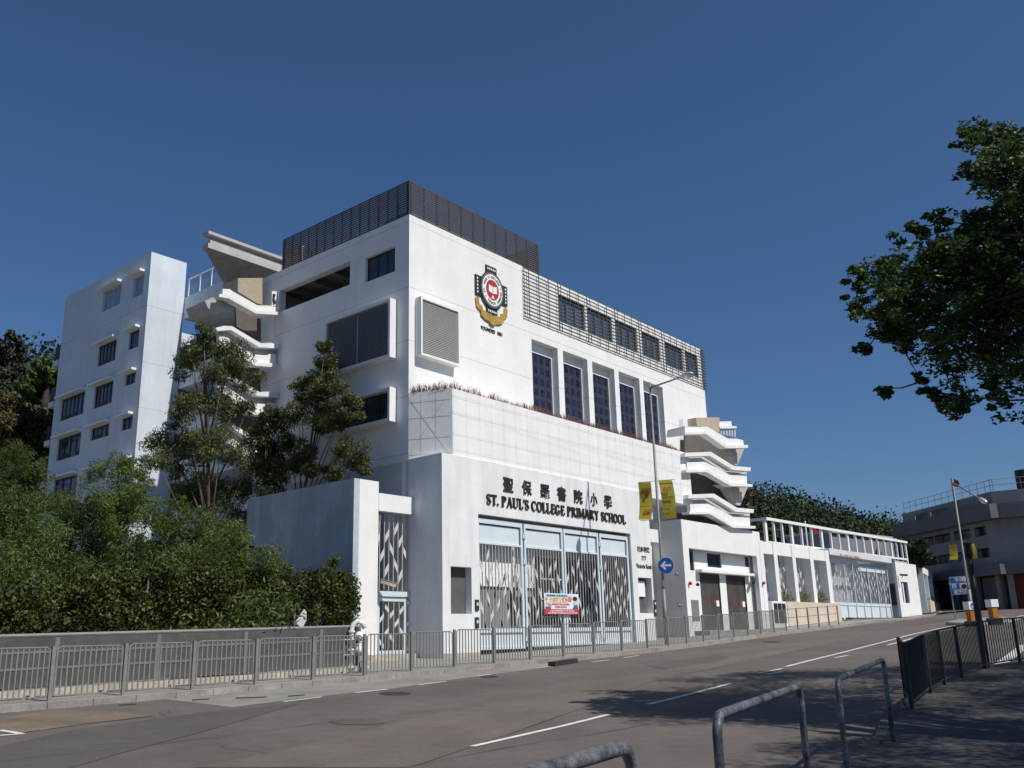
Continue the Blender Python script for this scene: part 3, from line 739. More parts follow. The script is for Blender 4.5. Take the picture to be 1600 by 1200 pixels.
# small lintel steps right of the gate wall
lq = P0.uz(1028, 828); lq2 = P0.uz(1029, 848); mb.bx(R1 + .002, lq[0], .0, .6, lq2[1], lq[1])
part('gate_wall_returns', mb, LW, school)
part('side_plinth_wall', MB().wall(PL0, -.004, -.3, LM + .0, 11.7, .6, 8.13, []), mat('grey_lower_side', (.55, .58, .60), .85, .1, .8, .1, 40, streak=.1), school)  # lower side wall in a darker grey than the gate wall front
mb = MB(); mb.bx(-.02, 1.94, -.03, -.003, ZB, 1.17); mb.bx(-2.8, -.03, 1.2, 1.46, .5, 1.2); mb.bx(-2.8, -.03, .98, 1.2, .5, 1.02); part('plinth', mb, CREAM, school)
# niche backs and intercoms
for nn_ in (nl, nr_): part('niche_back', MB().bx(nn_[0], nn_[1], .302, .35, nn_[2], nn_[3]), mat('niche_grey', (.10, .10, .10), .7, .15, 3), school)
mb = MB(); mb.bx(nr_[0] + .05, nr_[1] - .3, .2, .24, nr_[2] + .75, nr_[3] - .15); mb.bx(nl[0] + .03, nl[0] + .09, .1, .16, nl[2] + .3, nl[2] + 1.0); part('notice_panel', mb, WHITEP, school)
for (x, y) in ((744.5, 945.5), (744.5, 973), (1022.5, 1000 - 56), (1023, 956)):
    u, z = P0.uz(x, y); f = part('intercom', MB().bx(u - .1, u + .1, -.05, -.002, z - .19, z + .19), FRAME, school)
    part('button', MB().bx(u - .05, u + .05, -.06, -.051, z - .02, z + .09), LOUV, f)
# gate leaves
leaf_px = [(749.3, 814.7), (817.6, 877), (878.9, 932.5), (935.4, 984.5)]
def uat(px, y): return RP(.16).uz(px, y)[0]
edges = [(G0 + .06, uat(814.7, 815)), (uat(816.9, 816), uat(877.2, 822)), (uat(878.6, 822), uat(932.8, 829)), (uat(934.8, 829), G1 - .06)]
PG = RP(.16); ZGT, ZP0, ZP1, ZM, ZGB = 6.0, 5.88, 5.12, 1.87, 1.30
def lattice_plates(mb, plane, a, b, z0, z1, nb, seed, rows=7, o=.01, th=.012):
    rr = random.Random(seed); sp = (b - a) / nb
    used = set()
    H = z1 - z0; pitch = H / max(2, round(H / 1.28)); off0 = rr.random()
    for c in range(nb):
        f0 = (off0 + c * .618 + rr.uniform(-.07, .07)) % 1
        for r in range(-1, int(H / pitch) + 2):
            zz = z0 + (r + f0) * pitch + rr.uniform(-.08, .08); hh = min(.34, H * .14)
            if rr.random() < .06: continue
            s_ = 1 if (c + r) % 2 else -1
            if rr.random() < .15: s_ = -s_
            zl, zr = (zz - hh * .4, zz + hh * .4) if s_ > 0 else (zz + hh * .4, zz - hh * .4)
            qq = [(a + c * sp + .02, zl - hh * .36), (a + (c + 1) * sp - .02, zr - hh * .36), (a + (c + 1) * sp - .02, zr + hh * .36), (a + c * sp + .02, zl + hh * .36)]
            if min(q[1] for q in qq) < z0 or max(q[1] for q in qq) > z1: continue
            mb.prism([plane.at(u_, z_, o) for u_, z_ in qq], plane.n * th)
gate = thing('steel_gate', 'tall four-leaf pale blue and grey barred gate under the school name', 'gate', B(G0 + 5, .16, 1.25))
for i, (a, b) in enumerate(edges):
    fw = .12 if i not in (1, 2) else .11
    zb_ = ZGB - (.06 if i == 0 else 0)
    mb = MB().wall(PG, .04, .08, a, b, zb_, ZGT, [(a + fw, b - fw, ZP1 + .0, ZP0 - .06), (a + fw, b - fw, ZM + .12, ZP1 - .07), (a + fw, b - fw, zb_ + .1, ZM - .03)])
    f = part('gate_leaf', mb, STEELB, gate)
    part('solid_panel', MB().bx(a + fw, b - fw, .19, .2, ZP1, ZP0 - .06), STEELB, f); part('solid_panel', MB().bx(a + fw, b - fw, .19, .2, zb_ + .1, ZM - .03), STEELB, f)
    mb = MB(); mb.bx(a + fw, b - fw, .183, .189, ZP0 - .105, ZP0 - .061); mb.bx(b - fw - .035, b - fw, .183, .189, ZP1, ZP0 - .106); part('shadow_gap', mb, FRAME, f)
    nb = 13 if i < 2 else 12; mb = MB()
    for k in range(nb + 1):
        u = a + fw + (b - a - 2 * fw) * k / nb; mb.bx(u - .013, u + .013, .14, .18, ZM + .1, ZP1 - .06)
    part('bars', mb, STEELG, f)
    mb = MB(); lattice_plates(mb, PG, a + fw, b - fw, ZM + .14, ZP1 - .1, nb, 11 + i, rows=8, o=.025); part('leaf_plates', mb, LEAFP, f)
    mb = MB()
    for z in (1.5, 4.4, 5.4): mb.bx((b - .02) if i % 2 == 0 else (a - .02), (b + .05) if i % 2 == 0 else (a + .05), .06, .12, z, z + .18)
    part('hinge', mb, STEELB, f)
# court behind the gate
mb = MB(); mb.bx(.35, 14, 6.0, 6.1, .9, 8); mb.bx(.35, .45, .35, 6, .9, 8); mb.bx(14, 14.08, .35, 6, .9, 8); mb.bx(.5, 14, LM + .4, 6, 7.2, 7.3); part('court_walls', mb, mat('court_grey', (.62, .63, .64), .9, .1, 1), school)
mb = MB(); mb.bx(2.0, 6.1, .62, .70, 3.55, 6.3); part('court_sunlit_slab', mb, W2, school)  # white slab added close behind the bars to catch sun as a bright wall
mb = MB(); mb.bx(2.0, 6.1, .72, .76, 1.2, 3.55); mb.bx(.5, 14, .36, 6, 1.05, 1.12); part('court_lower_wall', mb, mat('court_olive', (.26, .26, .24), .9, .15, 2), school)
mb = MB()
for z in (2.4, 3.1, 3.9, 4.8): mb.bx(6.35, 7.9, .5, .54, z, z + .05)
for u in (6.4, 7.85): mb.bx(u, u + .05, .55, .6, 1.2, 5)
part('white_ladder', mb, WHITEP, school)
for (a, b, z0, z1) in ((4.6, 6.0, 2.6, 3.2), (9.6, 10.6, 1.3, 3.6), (11.2, 12.1, 1.3, 3.8)): part('court_opening', MB().bx(a, b, .64 if a < 5 else 2.0, .71 if a < 5 else 2.05, z0, z1), DARK, school)
# school name
name_px = [(793.5, 756), (822.5, 763), (851, 770.5), (877, 773.5), (903, 781), (927.5, 785.5), (949.5, 789)]
mb = MB()
for ch_, (x, y) in zip('聖保羅書院小學', name_px):
    u, _ = P0.uz(x, y); wd = .64; tm = text_mb(ch_, P0, u, 7.17, .62, .025, .035, bold=.014, align='CENTER', width=.62 if ch_ not in '小' else .52); mb.add(tm.v, tm.f)
part('chinese_name_lettering', mb, BLACK, school)
nt = "ST. PAUL'S COLLEGE PRIMARY SCHOOL"; tot_ = sum(SER[c][0] for c in nt); kk = (12.24 - 2.42) / tot_; uu_ = 2.42
for wd_ in ("ST.", "PAUL'S", "COLLEGE", "PRIMARY", "SCHOOL"):
    wl_ = sum(SER[c][0] for c in wd_) * kk; part('name_lettering', serif_text(wd_, P0, uu_, uu_ + wl_, 6.52, .40, .012, .035), BLACK, school); uu_ += wl_ + SER[' '][0] * kk
u, z = P0.uz(1006, 862)
part('address_lettering', text_mb('域多利道', P0, P0.uz(1005, 858)[0], P0.uz(1005, 862)[1], .26, .0, .03, .03, width=1.1), BLACK, school)
for s_, y, w_ in (('777', 874.5, .42), ('Victoria Road', 887, 1.36)):
    part('address_lettering', text_mb(s_, P0, P0.uz(1006, y)[0], P0.uz(1006, y)[1] - .03, .27, .0, .03, .03, width=w_), BLACK, school)
def PR(mb, pxs, l, depth):
    pl = RP(l); mb.prism([Vector(pl.p3(*p)) for p in pxs], dL * depth); return mb
def PLp(mb, pxs, r, depth):
    pl = LP(r); mb.prism([Vector(pl.p3(*p)) for p in pxs], dR * depth); return mb
def z45(x, y, k=3.75, ox=980, oy=540): return (ox + x / k, oy + y / k)
# ------------------------------------------------------------------ zigzag staircases
STW = mat('stair_white', (.80, .80, .79), .75, .04, 1.5, .06, 50, streak=.08)
def stair_flight(parent, faces, ledges, l):
    f = None
    mb = MB()
    for q in faces: PR(mb, q, l, .2)
    f = part('balustrade', mb, STW, parent)
    mb = MB()
    for q in ledges: PR(mb, q, l - .22, .42)
    part('ledge', mb, STW, f)
Z = z45
rs = thing('staircase', 'white zigzag open staircase stacked at the right end of the school', 'staircase', B(20, 2, 1.4))
A_ = [Z(340, 475), Z(470, 475), Z(590, 545), Z(640, 545), Z(680, 555), Z(684, 590), Z(582, 590), Z(465, 512), Z(340, 512)]
stair_flight(rs, [A_], [[Z(340, 505), Z(466, 503), Z(584, 582), Z(708, 582), Z(708, 599), Z(580, 600), Z(462, 518), Z(340, 520)]], .0)
mb = MB(); PLp(mb, [(1043, 672), (1070, 665.5), (1070, 679), (1041, 683)], rz(1070, 670)[0], .2); part('landing_parapet', mb, STW, rs)
for dy, dx in ((0, 0), (245, 18)):
    T1 = [Z(340 + dx, 628 + dy), Z(490 + dx, 622 + dy), Z(625 + dx, 705 + dy), Z(725 + dx, 714 + dy), Z(722 + dx, 735 + dy), Z(620 + dx, 728 + dy), Z(485 + dx, 645 + dy), Z(340 + dx, 650 + dy)]
    band = [Z(350 + dx, 650 + dy), Z(485 + dx, 645 + dy), Z(620 + dx, 728 + dy), Z(700 + dx, 735 + dy), Z(700 + dx, 765 + dy), Z(610 + dx, 757 + dy), Z(455 + dx, 682 + dy), Z(352 + dx, 684 + dy)]
    F2 = [Z(350 + dx, 684 + dy), Z(455 + dx, 681 + dy), Z(610 + dx, 756 + dy), Z(650 + dx, 757 + dy), Z(660 + dx, 749 + dy), Z(700 + dx, 756 + dy), Z(702 + dx, 812 + dy), Z(608 + dx, 812 + dy), Z(470 + dx, 735 + dy), Z(354 + dx, 738 + dy)]
    Lb = [Z(345 + dx, 727 + dy), Z(472 + dx, 727 + dy), Z(612 + dx, 806 + dy), Z(735 + dx, 812 + dy), Z(733 + dx, 827 + dy), Z(605 + dx, 822 + dy), Z(466 + dx, 741 + dy), Z(346 + dx, 742 + dy)]
    mb = MB(); PR(mb, band, .4, .2); part('recessed_band', mb, mat('stair_shaded_band', (.52, .54, .56), .8, .06, 2), rs)  # shade of the ledge above is painted into the band's grey
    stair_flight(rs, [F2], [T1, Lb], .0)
mb = MB(); PR(mb, [Z(340, 515), Z(465, 515), Z(640, 620), Z(640, 720), Z(490, 640), Z(340, 640)], 1.4, .1); PR(mb, [Z(360, 735), Z(600, 810), Z(640, 930), Z(500, 880), Z(375, 880)], 1.4, .1); PR(mb, [Z(300, 980), Z(640, 1030), Z(640, 1075), Z(300, 1030)], 1.2, .1)
part('stair_core', mb, mat('stair_core_brown', (.13, .118, .105), .9, .12, 2), rs)
mb = MB()
for dy, dx in ((0, 0), (235, 17)):
    PR(mb, [Z(555 + dx, 600 + dy), Z(690 + dx, 595 + dy), Z(645 + dx, 702 + dy), Z(622 + dx, 696 + dy)], .5, .35)
part('raking_pier', mb, CONC, rs)
mb = MB(); PR(mb, [Z(404, 422), Z(540, 420), Z(540, 512), Z(470, 478), Z(408, 470)], 1.2, 1.6); part('stair_head', mb, BEIGE, rs)
mb = MB(); PR(mb, [Z(540, 445), Z(610, 443), Z(613, 470), Z(540, 475)], 2.2, .2); PR(mb, [Z(540, 472), Z(640, 472), Z(642, 484), Z(545, 486)], 2.0, .5); part('rear_landing', mb, STW, rs)
mb = MB()
for k in range(6): PR(mb, [Z(548 + k * 16, 490), Z(556 + k * 16, 490), Z(556 + k * 16, 520 + k * 3), Z(548 + k * 16, 520 + k * 3)], 2.1, .03)
for xx in (310, 322, 362): PR(mb, [Z(xx, 432), Z(xx + 3, 432), Z(xx + 3, 474), Z(xx, 474)], .3, .03)
part('baluster', mb, STEELG, rs)
mb = MB(); mb.bx(18.9, 26, 1.8, 4.8, 1.5, 7.6); mb.bx(18.9, 26.0, 1.8, 5.0, 9.0, 9.2); mb.bx(18.9, 26.0, 1.8, 5.0, 11.3, 11.5); part('landing_slabs', mb, CONC, rs)
# ------------------------------------------------------------------ shuttered lodge
lod = thing('gate_lodge', 'low white lodge with two dark shuttered doors right of the school name wall', 'building', B(22, 0, 1.4))
LR0, LR1, LZ = rz(1063.8, 811)[0], rz(1186.2, 831.5)[0], 7.18
rec = hole([(1075.7, 856), (1182, 868.4), (1080, 893)], P0)
def rh(x0, x1, y0, y1, l=0):
    pl = RP(l); a = pl.uz(x0, y0); b = pl.uz(x1, y0); c = pl.uz(x0, y1); d = pl.uz(x1, y1); return (min(a[0], c[0]), max(b[0], d[0]), (c[1] + d[1]) / 2, (a[1] + b[1]) / 2)
ru0, ru1 = rz(1076, 856)[0], rz(1182, 868)[0]; rzt = rz(1076, 856)[1]
FZB = 1.35
fw_ = MB().wall(P0, 0, .25, LR0, LR1, .8, LZ, [(ru0, ru1, -1, rzt)])
part('front_wall', fw_, W2, lod)
ub = rz(1094.5, 900, .45)[0]; 
dz = rz(1095, 895.5, .5)[1]; bz = 1.78
u = lambda x, y: RP(.5).uz(x, y)[0]
d1 = (u(1096, 940), u(1127, 940)); d2 = (u(1137, 940), u(1167, 940))
wins = [(u(1076.5, 875), u(1084, 875), u and RP(.5).uz(1078, 891)[1], RP(.5).uz(1078, 858)[1]), (u(1105, 875), u(1127, 875), RP(.5).uz(1110, 886)[1], RP(.5).uz(1110, 864)[1]), (u(1164, 877), u(1171, 877), RP(.5).uz(1167, 885.5)[1], RP(.5).uz(1167, 870)[1])]
back = MB().wall(RP(.5), 0, .15, ru0 - .2, ru1 + .2, .8, rzt + .1, [(d1[0], d1[1], bz, dz), (d2[0], d2[1], bz, dz), wins[0], wins[1], wins[2]])
part('recessed_wall', back, W2, lod)
mb = MB(); mb.bx(d1[0] - .4, d2[1] + .5, .12, .49, dz + .02, dz + .16); part('canopy', mb, W2, lod)
mb = MB(); mb.bx(LR0, LR0 + .25, .252, 3.4, .8, LZ); mb.bx(LR1 - .25, LR1, .252, 3.4, .8, LZ); mb.bx(LR0 + .252, LR1 - .252, .252, 3.4, LZ - .6, LZ - .4); part('side_walls', mb, W2, lod)
mb = MB(); mb.bx(ru0 - .1, ru1 + .1, .66, .7, 1, rzt + .1); part('inner_dark', mb, DARK, lod)
SH = mat('brown_grey_shutter', (.085, .075, .066), .55, .18, 1.5, streak=.2)
for (a, b) in (d1, d2):
    mb = MB()
    for k in range(28): 
        z = bz + k * (dz - bz) / 28; mb.bx(a + .03, b - .03, .55, .57 + .012 * (k % 2), z, z + (dz - bz) / 28 - .006)
    f = part('shutter_door', mb, SH, lod); fr = MB(); fr.bx(a, a + .06, .5, .54, bz, dz); fr.bx(b - .06, b, .5, .54, bz, dz); fr.bx(a, b, .49, .54, dz - .25, dz - .001); part('frame', fr, FRAME, f)
    mb = MB(); mb.bx(b - .5, b - .2, .53, .548, 3.0, 3.3); part('notice', mb, WHITEP, f)
    mb = MB(); mb.bx(b - .95, b - .56, .53, .548, 3.2, 3.26); mb.bx(b - .80, b - .72, .53, .548, 3.1, 3.4); part('red_notice', mb, REDF, f)
for k, (a, b, z0, z1) in enumerate(wins):
    mb = MB(); mb.bx(a, b, .56, .575, z0, z1); part('window', mb, GLASS, lod)
h = rh(1082, 1090.5, 937.5, 971); part('meter_panel', MB().bx(h[0], h[1], -.03, -.003, h[2], h[3]), mat('meter_grey', (.2, .2, .2), .6), lod)
mb = MB(); mb.bx(LR0 + 1.2, LR1 - 1, -.5, -.003, .9, 1.5); mb.bx(LR0 + 1.2, LR1 - 1, -.5, .49, .9, bz - .02); part('door_step', mb, PAVE, lod)
def dome(px, py, pl, m, name, label, parent=None, r=.12):
    uu, z = pl.uz(px, py); c = pl.at(uu, z, .1); mb = MB().ell(c, (r, r, r), 12, 8); mb.smooth = True
    mb.tube([pl.at(uu, z, .003), c], r * .5, 8); return part(name, mb, m, parent)
for (x, y) in ((1076, 911.5), (1191, 911)): dome(x, y, P0, REDF, 'alarm_bell', '', lod, .09)
dome(1087.5, 913.5, P0, FRAME, 'wall_light', '', lod, .09)
LS = LP(LR0)
class _N: pass
for (x, y) in ((1059, 897), (1063, 946)):
    uu, z = LS.uz(x, y); c = LS.at(uu, z, -.1); mb = MB().ell(c, (.08, .08, .08), 12, 8); mb.smooth = True; part('round_wall_lamp', mb, GALV, lod)
# ------------------------------------------------------------------ finned boundary wall with pergola rails
bw = thing('boundary_wall', 'white finned boundary wall with beige planter between the lodge and the sliding gate', 'wall', B(32, 0, 1.8))
ft = rz(1187, 845)[1]; fb = rz(1190, 864)[1]
fins = [(1185.5, 1191), (1207, 1212.5), (1236, 1241), (1264, 1269), (1288.6, 1294)]
fr_ = []
for i, (a, b) in enumerate(fins): fr_.append((rz(a, 849 + i * 3.6)[0], rz(b, 849 + i * 3.6)[0]))
mb = MB()
for i, (a, b) in enumerate(fr_): mb.bx(a, b, -.02, .85, 1.5, ft + .02)
for i in range(4): mb.bx(fr_[i][1] + .002, fr_[i + 1][0] - .002, .02, .3, fb, ft)
part('fins_and_fascia', mb, W2, bw)
pz1 = rz(1219, 940)[1]
mb = MB(); mb.bx(fr_[1][1] + .1, fr_[4][1] + .35, -.3, -.022, 1.4, pz1); mb.bx(fr_[1][1] + .1, fr_[4][1] + .35, -.02, .5, pz1 - .3, pz1 - .05); part('planter', mb, mat('beige_planter_paint', (.60, .52, .42), .85, .06, 1, streak=.08), bw)
mb = MB(); mb.bx(fr_[0][1] + .002, fr_[1][1] + .09, -.25, -.022, 1.4, pz1); part('window_block', mb, W2, bw)
mb = MB(); a_, b_ = fr_[0][1] + .15, fr_[1][1] - .05
for k in range(3): mb.bx(a_ + k * (b_ - a_) / 3 + .03, a_ + (k + 1) * (b_ - a_) / 3 - .03, -.262, -.252, 2.1, pz1 - .12)
part('window', mb, GLASS, bw)
for i in range(4):
    a, b = fr_[i][1] + .02, fr_[i + 1][0] - .02; mb = MB()
    for k in range(9): uu = a + (b - a) * k / 8; mb.bx(uu - .012, uu + .012, 0.55, .58, pz1 - .2, fb + .1)
    f = part('bar_screen', mb, STEELG, bw); mb = MB(); lattice_plates(mb, RP(.55), a, b, pz1, fb, 8, 31 + i, rows=7, o=.012); part('leaf_plates', mb, LEAFP, f)
mb = MB(); mb.bx(fr_[0][0], fr_[4][1], 3.0, 3.1, 1.5, ft - .8); part('rear_wall', mb, mat('rear_pale', (.42, .44, .45), .85, .1, 1), bw)
cl = []
for i in range(1, 4):
    a, b = fr_[i][1], fr_[i + 1][0]
    cl.append((a, b))
for i, (a, b) in enumerate(cl):
    c = B((a + b) / 2, .3, pz1)
    lab = ['yellow-green planter shrub in the left bay of the beige planter', 'yellow-green planter shrub in the middle bay of the beige planter', 'yellow-green planter shrub in the right bay of the beige planter'][i]
    t = thing('planter_shrub', lab, 'shrub', c, 'shrubs in the wall planter')
    leaves('leaf_cluster', YPL, t, [(tuple(c + UP * .25 + dR * x), (.35, .3, .45), 160) for x in (-.6, 0, .6)], .16, .25, droop=-.5)
# pergola rails on top
pgt = RP(1.0)
pg = thing('roof_railing', 'long white steel frame railing above the finned boundary wall', 'railing', B(34, 1, 7))
def pgl(x): return Vector(pgt.p3(x, 808 + (x - 1193) * (846 - 808) / (1415 - 1193))), Vector(pgt.p3(x, 845 + (x - 1193) * (873 - 845) / (1415 - 1193)))
mb = MB(); T0, B0_ = pgl(1194); T1_, B1_ = pgl(1415)
mb.para(T0, T1_ - T0, pgt.n * .14, -UP * .17); mb.para(B0_, B1_ - B0_, pgt.n * .14, -UP * .14)
part('rails', mb, W2, pg)
for i, (x, w_) in enumerate([(1194, .3), (1208, .14), (1221, .14), (1235, .26), (1251, .14), (1267, .14), (1282, .26), (1297, .14), (1310, .14), (1323, .26), (1336, .14), (1348, .14), (1360, .26), (1370.5, .14), (1381, .14), (1391, .26), (1400, .14), (1408, .14), (1414, .22)]):
    a, b = pgl(x); mb = MB(); mb.para(a - UP * .175, dR * w_, -pgt.n * .14, UP * (b.z - a.z - .35)); part('post', mb, W2, pg)
mb = MB(); q = T0; mb.para(q, dL * 5, dR * .14, -UP * .17); mb.para(B0_, dL * 5, dR * .14, -UP * .14); part('return_rail', mb, W2, pg)
# ------------------------------------------------------------------ sliding gate
sg = thing('sliding_gate', 'wide grey car gate with leaf-shaped plates and pale blue lower panels', 'gate', B(44, .4, 2.3))
g0, g1 = rz(1297, 900, .4)[0], rz(1390, 940, .4)[0]; PS = RP(.4)
gzb = PS.uz(1340, 965)[1]; gzp = PS.uz(1340, 944.5)[1]; gzt = PS.uz(1300, 880)[1]
mb = MB(); mb.bx(g0, g1, .38, .46, gzb, gzp - .1); f = part('lower_panel', mb, STEELB, sg)
mb = MB(); mb.bx(g0, g1, .34, .48, gzp - .09, gzp + .1); mb.bx(g0, (g0 + g1) / 2 - .3, .36, .46, gzt + .02, gzt + .65); mb.bx((g0 + g1) / 2 - .28, g1 - .3, .36, .46, gzt - .3, gzt + .05)
for k in (0, .22, .36, .5, .62, .78, .9, 1): uu = g0 + (g1 - g0) * k; mb.bx(uu - .05, uu + .05, .3, .339, gzb, gzt + .1)
part('frame', mb, STEELB, sg)
mb = MB()
for k in range(56): uu = g0 + (g1 - g0) * k / 55; mb.bx(uu - .012, uu + .012, .40, .43, gzp + .1, gzt)
part('bars', mb, STEELG, sg)
mb = MB(); lattice_plates(mb, RP(.4), g0, g1, gzp + .15, gzt - .1, 52, 5, rows=9, o=.02); part('leaf_plates', mb, LEAFP, sg)
hb = thing('gate_beam', 'flat white beam with small red lettering above the sliding car gate', 'beam', B(44, 0, 6.8))
bz0 = rz(1340, 871)[1]; mb = MB(); mb.bx(fr_[4][1] + .01, g1 + .1, -.1, .9, bz0 - .08, bz0 + .33); part('beam', mb, mat('beam_grey_white', (.62, .62, .64), .8, .05, 1), hb)
u_, z_ = RP(-.1).uz(1328, 869); mb = MB(); rr = random.Random(3); x = -1.9
while x < 1.9:
    w_ = rr.uniform(.05, .13); mb.prism([RP(-.1).at(u_ + x + p, z_ + q, .004) for p, q in ((0, -.07), (w_ * .6, -.07), (w_ * .6, rr.uniform(.02, .07)), (0, .06))], PM.n * .01); x += w_ + rr.choice((.03, .03, .04, .14))
part('red_lettering', mb, mat('faded_red', (.42, .12, .12), .6), hb)
mb = MB(); mb.bx(g0 + .3, g0 + 6, 1.2, 1.25, gzb + .2, gzt - 1.7); mb.bx(g0, g1 + 2, 4.0, 4.1, gzb, gzt - .3); part('rear_panels', mb, mat('rear_white', (.55, .56, .57), .8), sg)
# gate house after the sliding gate
gh = thing('gate_house', 'low white-walled gate house right of the sliding gate with a narrow window', 'building', B(50, -1, 2.4))
cr_ = g1 + .55; cl_ = LP(cr_).uz(1405, 930)[0]
e = RP(cl_).uz(1437, 930)[0]; ghz = RP(cl_).uz(1408, 877)[1]; ghz2 = RP(cl_).uz(1430, 882.5)[1]
hw = hole([(1410, 909), (1418, 910), (1412, 942), (1420, 941)], RP(cl_))
part('front_wall', MB().wall(RP(cl_), 0, .2, cr_, e, 1.8, ghz2, [hw]), W2, gh)
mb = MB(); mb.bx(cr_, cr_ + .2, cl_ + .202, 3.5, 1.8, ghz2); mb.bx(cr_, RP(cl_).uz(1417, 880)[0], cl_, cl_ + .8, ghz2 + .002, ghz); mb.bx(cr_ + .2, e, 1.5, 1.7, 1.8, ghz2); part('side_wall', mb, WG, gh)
part('window', MB().bx(hw[0], hw[1], cl_ + .1, cl_ + .12, hw[2], hw[3]), GLASS, gh)
mb = MB(); mb.bx(hw[0] + .45, hw[0] + .7, cl_ + .06, cl_ + .09, hw[2], hw[3] - .1); part('mullion', mb, WHITEP, gh)
dh = hole([(1384, 913), (1398, 912), (1385, 944), (1398, 946)], LP(cr_)); mb = MB(); mb.bx(cr_ - .05, cr_ - .003, dh[0], dh[1], dh[2], dh[3]); part('side_door', mb, FRAME, gh)
# curved finned wall beyond
wh = math.atan2(math.sin(R_(27)), math.cos(R_(27)))
d3 = Vector((math.sin(R_(27)), math.cos(R_(27)), 0)); C3 = B(e, cl_, 0) + d3 * .01; P3 = Plane(C3, d3)
fw2 = thing('finned_wall', 'white wall with tall narrow fins and beige base beyond the gate house', 'wall', (C3.x, C3.y, 2.5))
n3x = [1440, 1446.5, 1453.5, 1461, 1468.5, 1474, 1478.5, 1482.5]
us3 = [P3.uz(x, 884 + (x - 1440) * .33)[0] for x in n3x]; zt3 = P3.uz(1440, 884)[1]; zb3 = P3.uz(1447, 898)[1]; zpl = P3.uz(1449, 938)[1]
mb = MB()
for u0_ in us3: mb.para(P3.at(u0_, 2.0, .02), P3.d * .28, -P3.n * .9, UP * (zt3 - 2.0))
mb.para(P3.at(us3[0] + .285, zb3, 0), P3.d * (us3[-1] - us3[0]), -P3.n * .25, UP * (zt3 - zb3 - .03))
part('fins', mb, W2, fw2)
mb = MB(); mb.para(P3.at(us3[0] + .3, 1.9, .06), P3.d * (us3[-2] - us3[0]), P3.n * .2, UP * (zpl - 1.9)); part('base', mb, mat('beige_planter_paint', (.6, .5, .4)), fw2)
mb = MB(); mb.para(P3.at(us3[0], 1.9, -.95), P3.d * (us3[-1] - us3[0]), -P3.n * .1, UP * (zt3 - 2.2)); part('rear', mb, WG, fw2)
c3 = P3.at((us3[0] + us3[4]) / 2, zpl, -.3); t = thing('planter_shrub', 'low yellow-green shrubs along the fins of the far white wall', 'shrub', c3)
leaves('leaf_cluster', YPL, t, [(tuple(P3.at(us3[0] + .8 + k * (us3[5] - us3[0]) / 5, zpl + .2, -.3)), (.6, .3, .4), 60) for k in range(5)], .25, .3)

# ================================================================== LEFT CLASSROOM WING
wing = thing('classroom_block', 'tall plain block with rows of canopied windows left of the staircase trees', 'building', B(0, 27, .7))
LW0, LW1, ZWt = 22.36, 32.6, 22.72; WR1 = 2.18
wins = {  # tl tr bl br, mullions, kind
 0: [(161, 457), (190, 442), (159.5, 488), (187.5, 474), 1, 'b'], 1: [(210, 433), (225, 427), (206, 466), (223, 460), 0, 'b'],
 2: [(153.6, 541), (182.4, 529), (151.6, 574), (180, 562), 4, 'd'], 3: [(202, 520), (218, 513), (200, 548), (216, 541), 0, 'd'],
 4: [(147.5, 604.9), (177, 593.5), (145.8, 639), (174.7, 629.4), 4, 'd'], 5: [(196, 586), (212.4, 580), (195, 604), (211, 598), 1, 'd'],
 6: [(95, 624), (132.6, 611), (93.8, 657.4), (130, 647), 5, 'd'], 7: [(142, 670.5), (170.6, 660), (140.9, 689.8), (170, 680), 3, 'd'],
 8: [(190.4, 654), (207.4, 648.6), (189.5, 674), (206, 668.8), 1, 'd'], 9: [(89.8, 686.3), (126.9, 674.9), (88, 720.4), (123.9, 710.8), 3, 'd'],
 10: [(135.3, 737), (165, 729), (135, 756), (164, 749), 2, 'd'], 11: [(186, 722), (204, 717), (185, 745), (203, 740), 1, 'd'],
 12: [(83.6, 750), (120.4, 741.4), (82.4, 784), (117.8, 777), 2, 'd']}
holesW = []; info = []
for k, v in wins.items():
    q = [PL0.uz(*p) for p in v[:4]]; ua = (q[1][0] + q[3][0]) / 2; ub = (q[0][0] + q[2][0]) / 2; za = (q[2][1] + q[3][1]) / 2; zb = (q[0][1] + q[1][1]) / 2
    if k == 11: pass
    holesW.append((ua, ub, za, zb)); info.append((v[4], v[5]))
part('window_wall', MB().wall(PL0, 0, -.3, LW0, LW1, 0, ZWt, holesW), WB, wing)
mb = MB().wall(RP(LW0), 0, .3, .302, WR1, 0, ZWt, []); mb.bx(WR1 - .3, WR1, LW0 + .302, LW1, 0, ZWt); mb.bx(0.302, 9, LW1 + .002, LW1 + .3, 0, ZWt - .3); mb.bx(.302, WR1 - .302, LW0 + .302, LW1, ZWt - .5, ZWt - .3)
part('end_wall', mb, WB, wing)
SKYR = mat('sky_painted_glass', (.20, .27, .40), .12, .12, 1, spec=1)  # blue base colour holds a painted reflection of the sky
